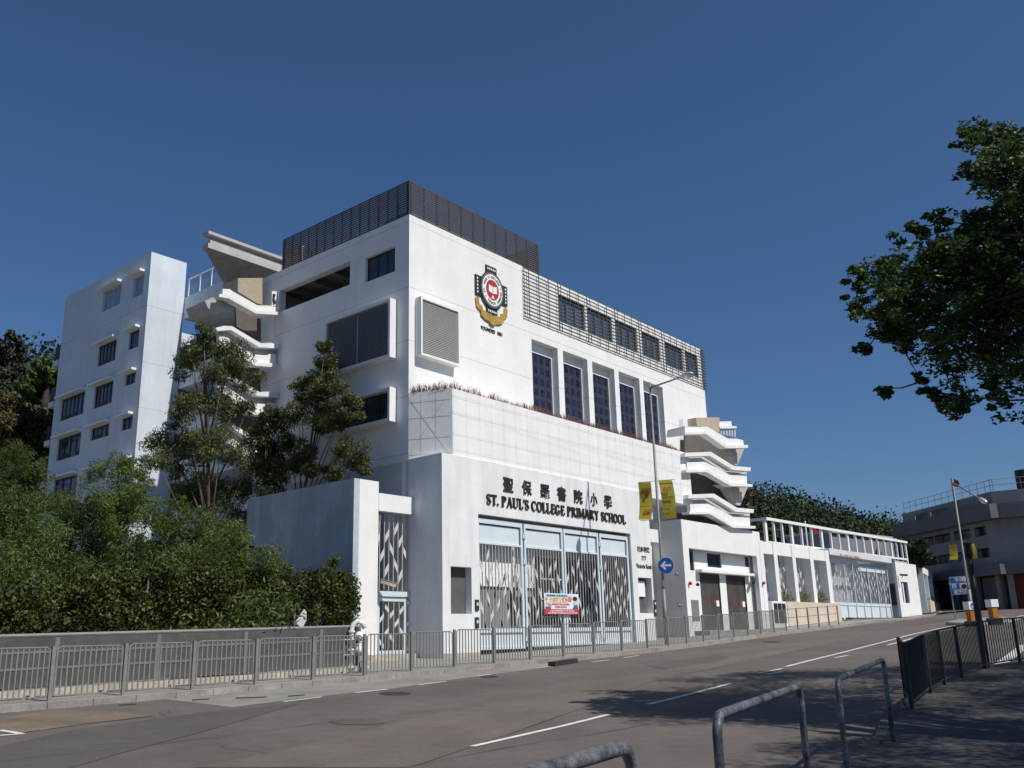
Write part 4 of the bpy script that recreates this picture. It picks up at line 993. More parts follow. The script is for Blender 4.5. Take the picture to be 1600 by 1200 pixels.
for (ua, ub, za, zb), (nm, kd_) in zip(holesW, info):
    nn_ = nm + 1; w_ = ub - ua; fr = MB().wall(LP(.1), 0, -.05, ua + .004, ub - .004, za + .004, zb - .004, [(ua + .05 + i * (w_ - .05) / nn_, ua + (i + 1) * (w_ - .05) / nn_, za + (.28 if (nm > 2 and i != 1) else .05), zb - .05) for i in range(nn_)])
    f = part('window', fr, FRAME if kd_ == 'd' else mat('pale_frame', (.5, .55, .62), .6), wing)
    part('pane', MB().bx(.13, .14, ua + .01, ub - .01, za + .01, zb - .01), GLASS if kd_ == 'd' else SKYR, f)
    if nm >= 2:
        cm = MB(); rr = random.Random(int(ua * 100))
        for i in range(nn_):
            if rr.random() < .7: a = ua + (i + rr.uniform(.1, .3)) * w_ / nn_; cm.bx(.121, .128, a, a + w_ / nn_ * rr.uniform(.25, .5), za + .3, zb - rr.uniform(.05, .5))
        part('curtain', cm, mat('dim_curtain', (.16, .17, .17), .9, .2, 4), f)
    part('canopy', MB().bx(-.33, -.002, ua - .10, ub + .30, zb + .03, zb + .15), W2, f)
for z in (18.7, 16.1, 13.7, 11.2, 8.9):
    f = part('balcony', MB().bx(.05, 1.5, LW1 + .31, LW1 + 1.0, z - .25, z + .1), WB, wing); part('recess', MB().bx(.1, 1.4, LW1 + .31, LW1 + .9, z + .11, z + 1.0), FRAME, f)
# link corridor
lk = thing('link_corridor', 'recessed open corridor with solid parapets joining the block to the main building', 'corridor', B(2.2, 15, 1))
LKR = 2.2; zt = 20.6
mb = MB()
for z1_, z0_ in ((20.62, 19.35), (16.4, 15.3), (13.8, 12.7), (11.2, 10.1), (8.6, 7.5)): mb.bx(LKR + .01, LKR + .22, 11.8, LW0 - .01, z0_, z1_); mb.bx(LKR + .23, LKR + 3, 11.8, LW0 - .01, z0_, z0_ + .2)
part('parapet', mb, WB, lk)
part('back_wall', MB().bx(LKR + 3.01, LKR + 3.2, 11.8, LW0 + 16, 0, 19.5), DARK, lk)
mesh_blue = mat('rail_mesh_panel', (.20, .27, .36), .6, .1, 3)
mb = MB(); pm = MB()
for k in range(6):
    l = 22.2 - k * 1.15
    mb.bx(LKR + .08, LKR + .14, l - .05, l, 20.62, 21.75)
    for q in range(7): a = l - .15 - q * .14; pm.bx(LKR + .10, LKR + .115, a - .09, a - (.02 if q % 2 else .05), 20.72, 21.65)
mb.bx(LKR + .08, LKR + .14, 16.2, 22.2, 21.7, 21.75)
part('roof_rail', mb, WHITEP, lk); part('rail_mesh', pm, mesh_blue, lk)
# left staircase
def Q(x, y): return (250 + x / 4, 330 + y / 4)
LSl = 10.2
ls = thing('staircase', 'white zigzag open staircase behind the big tree on the left of the school', 'staircase', B(-1.5, 10.2, 1))
def flight2(faces, ledges, l=LSl):
    mb = MB(); [PR(mb, q, l, .2) for q in faces]; f = part('balustrade', mb, STW, ls)
    mb = MB(); [PR(mb, q, l - .2, .4) for q in ledges]; part('ledge', mb, STW, f)
flight2([[Q(392, 485), Q(437, 487), Q(450, 498), Q(610, 588), Q(690, 590), Q(733, 602), Q(735, 630), Q(600, 632), Q(430, 532), Q(392, 528)]],
        [[Q(370, 518), Q(400, 516), Q(440, 528), Q(605, 624), Q(690, 622), Q(750, 632), Q(750, 648), Q(600, 640), Q(430, 545), Q(370, 534)]])
for dy, dx in ((0, 0), (305, -8), (600, -16)):
    T1 = [Q(350 + dx, 728 + dy), Q(400 + dx, 716 + dy), Q(450 + dx, 718 + dy), Q(630 + dx, 825 + dy), Q(690 + dx, 822 + dy), Q(745 + dx, 834 + dy), Q(745 + dx, 858 + dy), Q(620 + dx, 850 + dy), Q(445 + dx, 742 + dy), Q(350 + dx, 748 + dy)]
    F2 = [Q(370 + dx, 775 + dy), Q(420 + dx, 790 + dy), Q(580 + dx, 895 + dy), Q(670 + dx, 900 + dy), Q(690 + dx, 889 + dy), Q(725 + dx, 897 + dy), Q(727 + dx, 955 + dy), Q(600 + dx, 955 + dy), Q(420 + dx, 850 + dy), Q(370 + dx, 845 + dy)]
    Lb = [Q(360 + dx, 835 + dy), Q(425 + dx, 838 + dy), Q(600 + dx, 948 + dy), Q(690 + dx, 948 + dy), Q(742 + dx, 958 + dy), Q(740 + dx, 976 + dy), Q(598 + dx, 966 + dy), Q(420 + dx, 860 + dy), Q(360 + dx, 852 + dy)]
    band = [Q(365 + dx, 748 + dy), Q(445 + dx, 742 + dy), Q(620 + dx, 850 + dy), Q(725 + dx, 858 + dy), Q(725 + dx, 892 + dy), Q(580 + dx, 893 + dy), Q(420 + dx, 788 + dy), Q(365 + dx, 774 + dy)]
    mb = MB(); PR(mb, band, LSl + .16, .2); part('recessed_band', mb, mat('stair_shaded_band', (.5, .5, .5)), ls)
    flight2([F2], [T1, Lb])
mb = MB(); PR(mb, [Q(470, 560), Q(620, 640), Q(630, 660), Q(632, 810), Q(480, 720)], LSl + 1.0, .12)
for dy in (300, 600): PR(mb, [Q(400, 560 + dy), Q(620, 660 + dy), Q(630, 830 + dy), Q(400, 720 + dy)], LSl + 1.0, .12)
part('stair_core', mb, mat('stair_core_brown', (.2, .2, .2)), ls)
mb = MB(); PR(mb, [Q(487, 418), Q(640, 417), Q(640, 585), Q(610, 578), Q(487, 502)], LSl + .9, 1.2); part('stair_head', mb, mat('beige_stair_head', (.40, .34, .25), .85, .1, 6), ls)
mb = MB(); PLp(mb, [Q(640, 650), Q(715, 660), Q(712, 800), Q(632, 810)], 0.0 - .05, .04); part('return_wall', mb, W2, ls)
mb = MB(); PR(mb, [Q(280, 560), Q(370, 520), Q(470, 600), Q(350, 640), Q(300, 605)], LSl + .4, 1.5); part('landing_soffit', mb, CONC, ls)
mb = MB(); PR(mb, [Q(700, 500), Q(737, 503), Q(737, 595), Q(700, 590)], LSl + .05, .05); f = part('safety_gate', mb, WHITEP, ls)
mb = MB(); PR(mb, [Q(708, 515), Q(725, 520), Q(715, 545), Q(728, 570), Q(712, 580), Q(706, 550)], LSl + .0, .04); part('leaf_plate', mb, FRAME, f)
# roof fins: the two-tier concrete canopy
cn = thing('roof_canopy', 'winged two-tier concrete canopy jutting above the corridor roof', 'canopy', B(0, 13, 18))
mb = MB(); L0 = 13.0
def crz(x, y): return RP(L0).uz(x, y)
u0_, z0_ = crz(326, 360); u1_, _ = crz(443, 402); _, z1_ = crz(326, 364.5)
mb.bx(u0_, u1_ + .5, L0, L0 + .5, z1_, z0_)
u2_, z2_ = crz(334, 374.5); _, z3_ = crz(325, 379); u3_, z4_ = crz(325, 386.5)
mb.bx(u2_ - .1, u1_ + .2, L0 + .12, L0 + .5, z3_ + .002, z2_); mb.bx(u2_ + .1, u1_ + .5, L0 + .3, L0 + .5, z2_ + .002, z1_ - .002)
mb.bx(u3_, u1_ - .1, L0, L0 + .5, z4_, z3_)
part('upper_tiers', mb, mat('canopy_concrete', (.46, .45, .44), .85, .1, 2, streak=.1), cn)
F0, F1 = RP(L0).at(u3_ + .02, z4_ - .003), RP(L0).at(u1_ - .12, z4_ - .003); K0 = Vector(RP(L0 + 1.6).p3(353, 437)); K1 = Vector(RP(L0 + 1.6).p3(420, 462)); K2 = Vector(RP(L0 + 1.7).p3(372, 478)); K3 = Vector(RP(L0 + 1.7).p3(420, 490))
mb = MB(); mb.prism([F0, F1, K1, K0], dL * .3); mb.prism([K0 - UP * .002, K1 - UP * .002, K3, K2], dL * .3); part('tapered_base', mb, mat('canopy_underside_shade', (.30, .29, .28), .9, .1, 2), cn)  # darker copy of the canopy concrete, underside shade put into its colour

# ================================================================== GARDEN WALL AND SIDE GATE
gwl = thing('garden_wall', 'tall grey-white garden wall with a side gateway left of the school name wall', 'wall', B(-2.9, 1.5, .8))
GL = 1.47; gl2 = LP(-2.89).uz(387, 782.5)[0]
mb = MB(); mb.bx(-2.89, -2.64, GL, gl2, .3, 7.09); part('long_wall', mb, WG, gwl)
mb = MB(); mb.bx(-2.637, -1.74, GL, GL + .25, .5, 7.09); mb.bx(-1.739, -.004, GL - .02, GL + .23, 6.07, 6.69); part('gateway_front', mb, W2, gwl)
PD = RP(GL + .24)
sgd = thing('side_gate', 'narrow barred side gate with leaf plates beside the white pipes', 'gate', B(-.9, GL + .24, 1.2))
mb = MB()
for k in range(8): uu = -1.66 + k * .225; mb.bx(uu - .012, uu + .012, GL + .25, GL + .28, 3.35, 6.05)
for k in range(6): uu = -1.5 + k * .26; mb.bx(uu - .012, uu + .012, GL + .25, GL + .28, 1.3, 3.0)
part('bars', mb, STEELG, sgd)
fr = MB().wall(PD, .02, .06, -1.55, -.12, 1.2, 3.12, [(-1.43, -.24, 1.32, 2.98)]); fr.bx(-1.73, -.02, GL + .16, GL + .3, 3.14, 3.32); fr.bx(-1.70, -1.64, GL + .2, GL + .26, 1.0, 3.1); part('frame', fr, STEELB, sgd)
mb = MB(); lattice_plates(mb, PD, -1.66, -.09, 3.4, 6.0, 7, 3, rows=5, o=.0); lattice_plates(mb, PD, -1.43, -.24, 1.35, 2.95, 5, 8, rows=5, o=.0); part('leaf_plates', mb, LEAFP, sgd)
mb = MB(); mb.bx(-1.72, -.0, GL + 1.6, GL + 1.65, .9, 6.2); mb.bx(-1.73, -1.68, GL + .26, GL + 1.6, .9, 6.2); part('backing', mb, mat('side_yard_grey', (.30, .30, .30), .9, .1, 2), sgd)
for z in (1.35, 2.2, 2.95): part('hinge', MB().bx(-.11, -.02, GL + .14, GL + .2, z - .06, z + .06), STEELB, sgd)
# ================================================================== STREET FURNITURE
def rail_unit(L, H, m, nbar, base_h=.10, post_r=.032, bar=.009, name='pedestrian_railing', label='', cat='railing', group=None, loc=(0, 0, 0), rz_=0, slope=0):
    t = thing(name, label, cat, loc, group, rz_)
    mb = MB(); mb.box(-.035, .035, -.03, .03, -.05, H); part('post', mb, m, t, True)
    mb = MB(); g = .05; z0, z1 = base_h, H - .01; r = .016
    sl = slope * L
    A_ = Vector((g, 0, z0)); Bv = Vector((L - g, 0, z0 + sl)); C_ = Vector((L - g, 0, z1 + sl)); D_ = Vector((g, 0, z1))
    mb.smooth = False
    mb.tube([A_, D_ - Vector((0, 0, .05)), D_ + Vector((.05, 0, 0)), C_ - Vector((.05, 0, 0)), C_ - Vector((0, 0, .05)), Bv, A_], r, 6); part('frame', mb, m, t, True)
    mb = MB()
    for k in range(1, nbar): x = g + (L - 2 * g) * k / nbar; mb.box(x - bar, x + bar, -.008, .008, z0 + slope * x, z1 + slope * x)
    part('bars', mb, m, t, True)
    return t
# far side railing: posts found along the kerb
post_px = [-140, -40, 69.3, 193.3, 303, 402, 490.5, 569.8, 642.6, 709.5, 771.2, 827.5, 879.5, 927, 971.2, 1011.5, 1043.5, 1071.5, 1098.3, 1122.5, 1145.8, 1167.8, 1190, 1210.5, 1229.1, 1247.5, 1264.5, 1281, 1296.9, 1311.7]
def rail_pt(px):
    s0, s1 = -20, 90
    def fa(s): x, y = xy(s, t_rail(s)); return x / y if y > .1 else -1e3
    r = ray(px, 985); k = r.x / r.y
    for _ in range(50):
        m_ = (s0 + s1) / 2
        if fa(m_) < k: s0 = m_
        else: s1 = m_
    x, y = xy(s0, t_rail(s0)); return Vector((x, y, gz(x, y)))
PTS = [rail_pt(p) for p in post_px]
# even out the spacing
for _ in range(3):
    for i in range(1, len(PTS) - 1):
        q = PTS[i - 1].lerp(PTS[i + 1], .5); q = PTS[i].lerp(q, .5); s, t = st(q.x, q.y); x, y = xy(s, t_rail(s)); PTS[i] = Vector((x, y, gz(x, y)))
proto = None
for i in range(len(PTS) - 1):
    a, b = PTS[i], PTS[i + 1]; d = b - a; L = math.hypot(d.x, d.y)
    if i in range(24, 29):   # open two-bar section before the car gate
        t = thing('pedestrian_railing', 'open two-bar grey railing section in front of the beige planter', 'railing', a, 'open railing sections by the beige planter', math.atan2(d.y, d.x))
        mb = MB(); mb.box(-.035, .035, -.03, .03, -.05, 1.07); part('post', mb, GALV, t, True)
        mb = MB()
        for z in (1.04, .62, .2): mb.tube([(0, 0, z), (L, 0, z + d.z)], .018, 6)
        part('rails', mb, GALV, t, True); continue
    if proto is None:
        proto = rail_unit(1.0, 1.07, GALV, 12, label='grey galvanised barred railing panel along the far kerb', group='railing panels along the far kerb'); t = proto
    else: t = dup(proto)
    t.location = a; t.rotation_euler = (0, 0, math.atan2(d.y, d.x)); t['label'] = 'grey galvanised barred railing panel along the far kerb'
    for c in t.children:
        if not c.name.startswith('post'):
            c.scale = (L, 1, 1)
t = thing('end_bollard', 'last grey post at the right end of the far kerb railing', 'post', PTS[-1]); mb = MB(); mb.box(-.035, .035, -.03, .03, -.05, 1.07); part('post', mb, GALV, t, True)
# near dark railing
for i in range(len(NPST) - 1):
    a, b = NPST[i], NPST[i + 1]; d = b - a; L = math.hypot(d.x, d.y)
    rail_unit(L, 1.07, RDARK, max(3, int(L / .115)), name='guard_railing', label=['end sliver of the dark railing at its left tip', 'first full dark railing panel from the left', 'dark railing panel second from the left', 'dark railing panel third from the left', 'dark railing panel just left of the dark lamp post', 'dark railing panel right of the dark lamp post'][i], group='dark railing panels by the near pavement', loc=a, rz_=math.atan2(d.y, d.x), slope=d.z / L)
a = NPST[-1]; d = (NPST[-1] - NPST[-2]); L = math.hypot(d.x, d.y)
rail_unit(L, 1.07, RDARK, int(L / .115), name='guard_railing', label='dark railing panel at the right edge of the photo', group='dark railing panels by the near pavement', loc=a, rz_=math.atan2(d.y, d.x))
# hoop barriers on the near kerb
HOOP = mat('worn_hoop_paint', (.13, .135, .15), .5, .75, 4, .3, 30, metal=.2, speck=.25)
def hoop(p0, p1, H, label):
    p0 = Vector((p0[0], p0[1], gz(*p0[:2]))); p1 = Vector((p1[0], p1[1], gz(*p1[:2]))); base = (p0 + p1) / 2
    mb = MB(); mb.smooth = True; r = .13; d = (p1 - p0).normalized(); P = [p0 - UP * .05, p0 + UP * (H - r)]
    for k in range(1, 6): a = math.pi / 2 * k / 6; P.append(p0 + UP * (H - r) + d * r * (1 - math.cos(a)) + UP * r * math.sin(a))
    P.append(p0 + d * r + UP * H); P.append(p1 - d * r + UP * H)
    for k in range(1, 6): a = math.pi / 2 * k / 6; P.append(p1 + UP * (H - r) - d * r * (1 - math.sin(a)) + UP * r * math.cos(a))
    P += [p1 + UP * (H - r), p1 - UP * .05]
    mb.tube(P, .031, 12); return single('hoop_barrier', mb, HOOP, label, 'barrier', base, 'hoop barriers on the near kerb')
def azp(px, D, y=1000): r = ray(px, y); hl = math.hypot(r.x, r.y); return Vector((r.x / hl * D, r.y / hl * D, 0))
hoop(azp(775, 3.35, 1200), azp(987, 4.35, 1150), 1.14, 'nearest hoop barrier cut off by the bottom edge of the photo')
hoop(azp(1117, 6.3, 1100), azp(1248, 9.2, 1065), 1.09, 'middle hoop barrier of worn grey tube')
hoop(azp(1306, 10.6, 1045), azp(1381, 14.3, 1040), 1.06, 'far hoop barrier standing beside the dark railing')
# lamp column with banners in front of the school
def column(px, base_y, D, name, label, top_z, arm_to, lamp_len=.62, r0=.085, r1=.045):
    b = G(px, base_y, 0) if D is None else azp(px, D, base_y); b = Vector((b.x, b.y, gz(b.x, b.y)))
    t = thing(name, label, 'street lamp', b); zm = b.z + (top_z - b.z) * .2
    mb = MB(); mb.smooth = True; mb.tube([b - UP * .1, Vector((b.x, b.y, zm))], r0, 12); mb.tube([Vector((b.x, b.y, zm)), Vector((b.x, b.y, zm + .15)), Vector((b.x, b.y, top_z))], [r0, r1 + .015, r1], 12); part('post', mb, POLEM, t)
    a = Vector(arm_to); s_ = Vector((b.x, b.y, top_z - .25)); mb = MB(); mb.smooth = True; mb.tube([s_, s_.lerp(a, .55), a], [.045, .038, .03], 8); part('arm', mb, POLEM, t)
    d = (a - s_).normalized(); c = a + d * lamp_len * .4; mb = MB(); mb.smooth = True
    mb.ell((0, 0, 0), (lamp_len * .55, .17, .12), 16, 8)
    az_ = math.atan2(d.y, d.x); el_ = math.asin(d.z); Mx = Matrix.Translation(c) @ Matrix.Rotation(az_, 4, 'Z') @ Matrix.Rotation(-el_, 4, 'Y')
    mb.v = [tuple(Mx @ Vector(v)) for v in mb.v]; h_ = part('lamp_head', mb, mat('lamp_grey', (.45, .45, .45), .4, .1, 4, metal=.4), t)
    mb2 = MB(); mb2.smooth = True; mb2.ell((lamp_len * .12, 0, -.05), (lamp_len * .36, .14, .11), 14, 8); mb2.v = [tuple(Mx @ Vector(v)) for v in mb2.v]; part('diffuser', mb2, mat('lamp_glass', (.75, .75, .72), .15, .03, 4, spec=.8), h_)
    return t, b
r_ = ray(1042, 1004); PBp = azp(1042, 37.9, 1004); PBp = Vector((PBp.x, PBp.y, gz(PBp.x, PBp.y)))
hd = math.hypot(PBp.x, PBp.y)
PBp = azp(1042, 39.2, 1004); hd = 39.2
armend = at_d(1066, 588.5, hd - 1.3)
topz = at_d(1018.5, 597, hd).z
lampA, lb_ = column(1042, 1004, 39.2, 'lamp_column', 'tall grey lamp column with yellow banners and a blue arrow sign in front of the school', topz, armend)
road_n = Vector((.62, -.78, 0)); side = Vector((.97, .22, 0))
def lampbanner(b, z0, z1, w, off, dirv, curve, label, texts, group):
    mb = MB(); n = 8; nv = Vector((dirv.y, -dirv.x, 0)); P = []
    for i in range(n + 1):
        z = z0 + (z1 - z0) * i / n; sh = curve * (i / n - .5) ** 2 * 2
        for u in (off, off + w): P.append(b * 1 + dirv * (u + (sh if off > 0 else -sh) * .35 - (curve * .25 * (1 - i / n))) + nv * sh * .5 + UP * (z - b.z))
    mb.add(P, [(2 * i, 2 * i + 1, 2 * i + 3, 2 * i + 2) for i in range(n)])
    c = b + dirv * (off + w / 2) + UP * ((z0 + z1) / 2 - b.z)
    # give the cloth some thickness
    q = len(mb.v); mb.v += [tuple(Vector(v) - nv * .012) for v in mb.v[:q]]; mb.f += [tuple(reversed([i + q for i in f])) for f in mb.f[:]]
    for i in range(n): mb.f += [(2 * i, 2 * i + 2, 2 * i + 2 + q, 2 * i + q), (2 * i + 1, 2 * i + 1 + q, 2 * i + 3 + q, 2 * i + 3)]
    t = thing('lamp_banner', label, 'banner', c, group)
    part('cloth', mb, YEL, t)
    pl = Plane(b + dirv * (off + w / 2), dirv)
    for tx, zz, h, m, ww in texts: part('print', text_mb(tx, pl, 0, z0 + (z1 - z0) * zz, h, .06, .01, .01, width=w * ww, slant=.2), m, t)
    return t
BR = mat('banner_red_ink', (.45, .06, .03), .6, .05, 5); BK_ = mat('banner_brown_ink', (.12, .04, .02), .6, .05, 5); BGn = mat('banner_grey_ink', (.22, .22, .12), .6, .05, 5)
cd = Vector((.985, -.17, 0))
bz0_, bz1_ = at_d(1031, 811, hd).z, at_d(1028, 753, hd).z
lampbanner(lb_, bz0_, bz1_, .52, -.70, cd, .28, 'yellow banner on the left of the school lamp column', [('明鄧', .68, .3, BK_, .8), ('賀', .58, .2, BK_, .3), ('60', .14, .30, BR, .6), ('~ ~ ~', .44, .08, BGn, .8)], 'banners on the school lamp column')
lampbanner(lb_, bz0_ + .04, bz1_ + .06, .56, .14, cd, -.28, 'yellow banner on the right of the school lamp column', [('60', .70, .26, BR, .6), ('Celebration', .50, .2, BK_, .9), ('~ ~ ~', .36, .08, BGn, .8), ('~ ~ ~', .28, .08, BR, .8)], 'banners on the school lamp column')
mb = MB()
for z in (bz1_ + .02, bz0_ - .03): mb.tube([lb_ + cd * -.74 + UP * (z - lb_.z), lb_ + cd * .76 + UP * (z + .05 - lb_.z)], .012, 6)
part('banner_bracket', mb, POLEM, lampA)
# round blue arrow sign
sgn_c = at_d(1040.5, 883.5, hd - .12); fv = -Vector((sgn_c.x, sgn_c.y, 0)).normalized(); fv = (fv * .85 + Vector((-.42, -.3, 0)) * .55).normalized(); rv = Vector((-fv.y, fv.x, 0))
SG = Plane(sgn_c, rv)
def sdisc(r, o, th, m, parent, name, pts=None):
    mb = MB(); pts = pts or [(r * math.cos(2 * math.pi * i / 28), r * math.sin(2 * math.pi * i / 28)) for i in range(28)]
    mb.prism([SG.at(x, sgn_c.z + y, o) for x, y in pts], SG.n * th); return part(name, mb, m, parent)
t = thing('arrow_sign', 'round blue sign with white left arrow on the lamp column', 'road sign', sgn_c)
sdisc(.335, 0, .012, SIGNW, t, 'rim'); sdisc(.32, .013, .006, SIGNB, t, 'face')
sdisc(0, .021, .004, SIGNW, t, 'arrow', [(-.23, 0), (-.04, .18), (.02, .13), (-.07, .045), (.22, .045), (.22, -.045), (-.07, -.045), (.02, -.13), (-.04, -.18)])
# far lamp column with banners
lampB, lb2 = column(1519, 958, 60, 'lamp_column', 'slim far lamp column with two curled yellow banners by the traffic island', 10.0, at_d(1531, 779, 58.6), .6, .1, .05)
cd2 = Vector((.92, -.39, 0))
for off, w, lb in ((-.66, .42, 'curled yellow banner on the left of the far lamp column'), (.2, .48, 'curled yellow banner on the right of the far lamp column')):
    lampbanner(lb2, at_d(1518, 873, 60).z, at_d(1518, 849.5, 60).z, w, off, cd2, .2 if off < 0 else -.2, lb, [('60', .55, .3, BGn, .6)], 'banners on the far lamp column')
# dark signal post beside the near railing
b = NPST[5] + Vector((.05, .12, 0)); t = thing('signal_post', 'thick dark post with a black upper sleeve rising from the near railing', 'post', b)
mb = MB(); mb.smooth = True; mb.tube([b - UP * .1, b + UP * 2.6], .075, 12); part('post', mb, RDARK, t)
pt = at_d(1520, 850, math.hypot(b.x, b.y)); mb = MB(); mb.tube([b + UP * 2.58, Vector((b.x, b.y, pt.z))], .09, 12); mb.tube([Vector((b.x, b.y, pt.z)), Vector((b.x, b.y, pt.z + .03))], .10, 12); part('sleeve', mb, mat('signal_black', (.012, .012, .013), .6), t)
# keep-left bollards on the island
def bollard(px, ty, my, by, D, label, arrow):
    p = azp(px, D, by); zb = max(gz(p.x, p.y) - .02, at_d(px, by, D).z); p.z = at_d(px, by, D).z
    t = thing('bollard', label, 'bollard', p, 'bollards on the traffic island'); zt = at_d(px, ty, D).z - p.z; zm = at_d(px, my, D).z - p.z
    mb = MB(); mb.box(-.16, .16, -.14, .14, 0, zm); o = part('body', mb, ORNG, t, True); o.rotation_euler.z = .35
    mb = MB(); mb.box(-.22, .22, -.18, .18, zm, zt); mb.box(-.24, .24, -.18, .18, zt, zt + .03); h = part('lit_box', mb, SIGNW, t, True); h.rotation_euler.z = .35
    mb = MB(); mb.box(-.28, .28, -.22, .22, -.25, .06); part('foot', mb, IRON, t, True)
    if arrow:
        mb = MB(); n = 24; cz_ = (zt + zm) / 2; r = (zt - zm) * .42
        mb.prism([(r * math.cos(2 * math.pi * i / n), -.183, cz_ + r * math.sin(2 * math.pi * i / n)) for i in range(n)], (0, -.006, 0)); f = part('blue_disc', mb, SIGNB, t, True); f.rotation_euler.z = .35
        mb = MB(); mb.prism([(x * r, -.192, cz_ + y * r) for x, y in ((-.6, -.55), (.05, -.5), (-.15, -.3), (.6, .45), (.45, .6), (-.3, -.15), (-.5, .05))], (0, -.004, 0)); f = part('arrow', mb, SIGNW, t, True); f.rotation_euler.z = .35
bollard(1519, 941, 952.5, 972.5, 50, 'orange bollard with a blue keep-left disc on its white box', True)
bollard(1553.5, 937.5, 948.5, 967.5, 51, 'orange bollard with a plain white box right of the dark post', False)
# twin lamp board on thin pole
p = azp(1513, 62, 916); p.z = gz(p.x, p.y) - .1; t = thing('twin_beacon', 'white board with two black lamps on a thin pole behind the keep-left bollard', 'signal', p)
mb = MB(); mb.tube([p, Vector((p.x, p.y, at_d(1513, 895, 62).z))], .05, 8); part('pole', mb, GALV, t)
zc = at_d(1513, 916, 62).z; pb2 = Plane(Vector((p.x, p.y, 0)) - Vector((p.x, p.y, 0)).normalized() * .1, Vector((.9, -.44, 0)))
mb = MB(); mb.prism([pb2.at(x, zc + y, .0) for x, y in ((-.46, -.2), (.46, -.2), (.46, .2), (-.46, .2))], pb2.n * .05); part('board', mb, SIGNW, t)
mb = MB()
for x in (-.22, .22): mb.tube([pb2.at(x, zc, .052), pb2.at(x, zc, .15)], .14, 12)
part('lamp', mb, FRAME, t)
# blue direction sign
p = azp(1500, 66, 915); PS_ = Plane(Vector((p.x, p.y, 0)), Vector((.93, -.37, 0)))
q = [PS_.uz(*c) for c in ((1483, 902), (1512, 900), (1514, 928), (1486, 930))]
t = thing('direction_sign', 'blue road direction sign with white text behind the finned wall', 'road sign', (p.x, p.y, gz(p.x, p.y)))
mb = MB(); mb.prism([PS_.at(u, z, 0) for u, z in q], PS_.n * .03); part('rim', mb, SIGNW, t)
cxu = sum(a[0] for a in q) / 4; czz = sum(a[1] for a in q) / 4
mb = MB(); mb.prism([PS_.at(cxu + (u - cxu) * .96, czz + (z - czz) * .95, .031) for u, z in q], PS_.n * .008); part('panel', mb, SIGNB, t)
for tx, x, z, h, w_ in (('中環', .05, .25, .3, .5), ('Central', -.35, .08, .14, .5), ('西', -.3, -.14, .3, .25), ('香港仔', 0, -.5, .24, .7), ('Aberdeen', -.05, -.30, .12, .7)): part('lettering', text_mb(tx, PS_, cxu + x, czz + z, h, .045, .006, .01, width=w_), SIGNW, t)
mb = MB(); ax, azz = cxu + .42, czz + .38
for a, w_ in ((0, .04), (60, .04), (120, .04)):
    dx, dz_ = math.cos(R_(a)) * .17, math.sin(R_(a)) * .17; nx, nz = -math.sin(R_(a)) * w_, math.cos(R_(a)) * w_
    mb.prism([PS_.at(ax + x, azz + z, .041 + a * .00003) for x, z in ((-dx - nx, -dz_ - nz), (dx - nx, dz_ - nz), (dx + nx, dz_ + nz), (-dx + nx, -dz_ + nz))], PS_.n * .004)
part('junction_symbol', mb, SIGNW, t)
mb = MB()
for uu in (cxu - .5, cxu + .62): a = PS_.at(uu, gz(p.x, p.y) - .2, -.04); mb.tube([a, PS_.at(uu, czz + .5, -.04)], .04, 8)
part('leg', mb, GALV, t)
# white pipes beside the side gate
p = G(589, 1044, 0); p = rail_pt(586); s, tt = st(p.x, p.y); x, y = xy(s, tt - .75); p = Vector((x, y, gz(x, y)))
t = thing('fire_inlet_pipes', 'cluster of white fire inlet pipes and valves on the pavement before the side gate', 'pipes', p)
du = Vector((.95, .3, 0)); K = lambda a, z, o=0: p + du * a + Vector((.3, -.95, 0)) * o + UP * z
mb = MB(); mb.smooth = True
mb.tube([K(-.16, -.05), K(-.16, 1.15), K(-.12, 1.3), K(0, 1.40), K(.14, 1.33), K(.2, 1.2)], .068, 12)
mb.tube([K(.24, -.05), K(.24, .8), K(.2, .95), K(.1, 1.05)], .06, 12)
mb.tube([K(-.16, .75), K(.26, .75)], .05, 10); part('pipes', mb, PALEB, t)
mb = MB()
for a, z in ((-.16, .15), (-.16, .62), (-.16, 1.1), (.24, .15), (.24, .5), (.22, .9)): mb.tube([K(a, z), K(a, z + .05)], .10, 12)
part('flanges', mb, PALEB, t)
mb = MB(); mb.smooth = True
for a, z in ((.02, 1.0), (.05, .62)): mb.tube([K(a, z, .0), K(a, z, .2)], .055, 10); mb.tube([K(a, z, .2), K(a, z, .23)], .12, 12)
mb.tube([K(.05, 1.42, 0), K(.05, 1.5, 0)], .03, 8); mb.tube([K(-.08, 1.5), K(.18, 1.5)], .02, 6); part('valves', mb, PALEB, t)
mb = MB(); mb.tube([K(-.38, .9, .02), K(.3, .9, .02)], .03, 8); mb.tube([K(-.36, .05, .02), K(-.36, .92, .02)], .03, 8); mb.tube([K(-.36, .5, .02), K(.24, .5, .02)], .03, 8); part('guard_frame', mb, GALV, t)
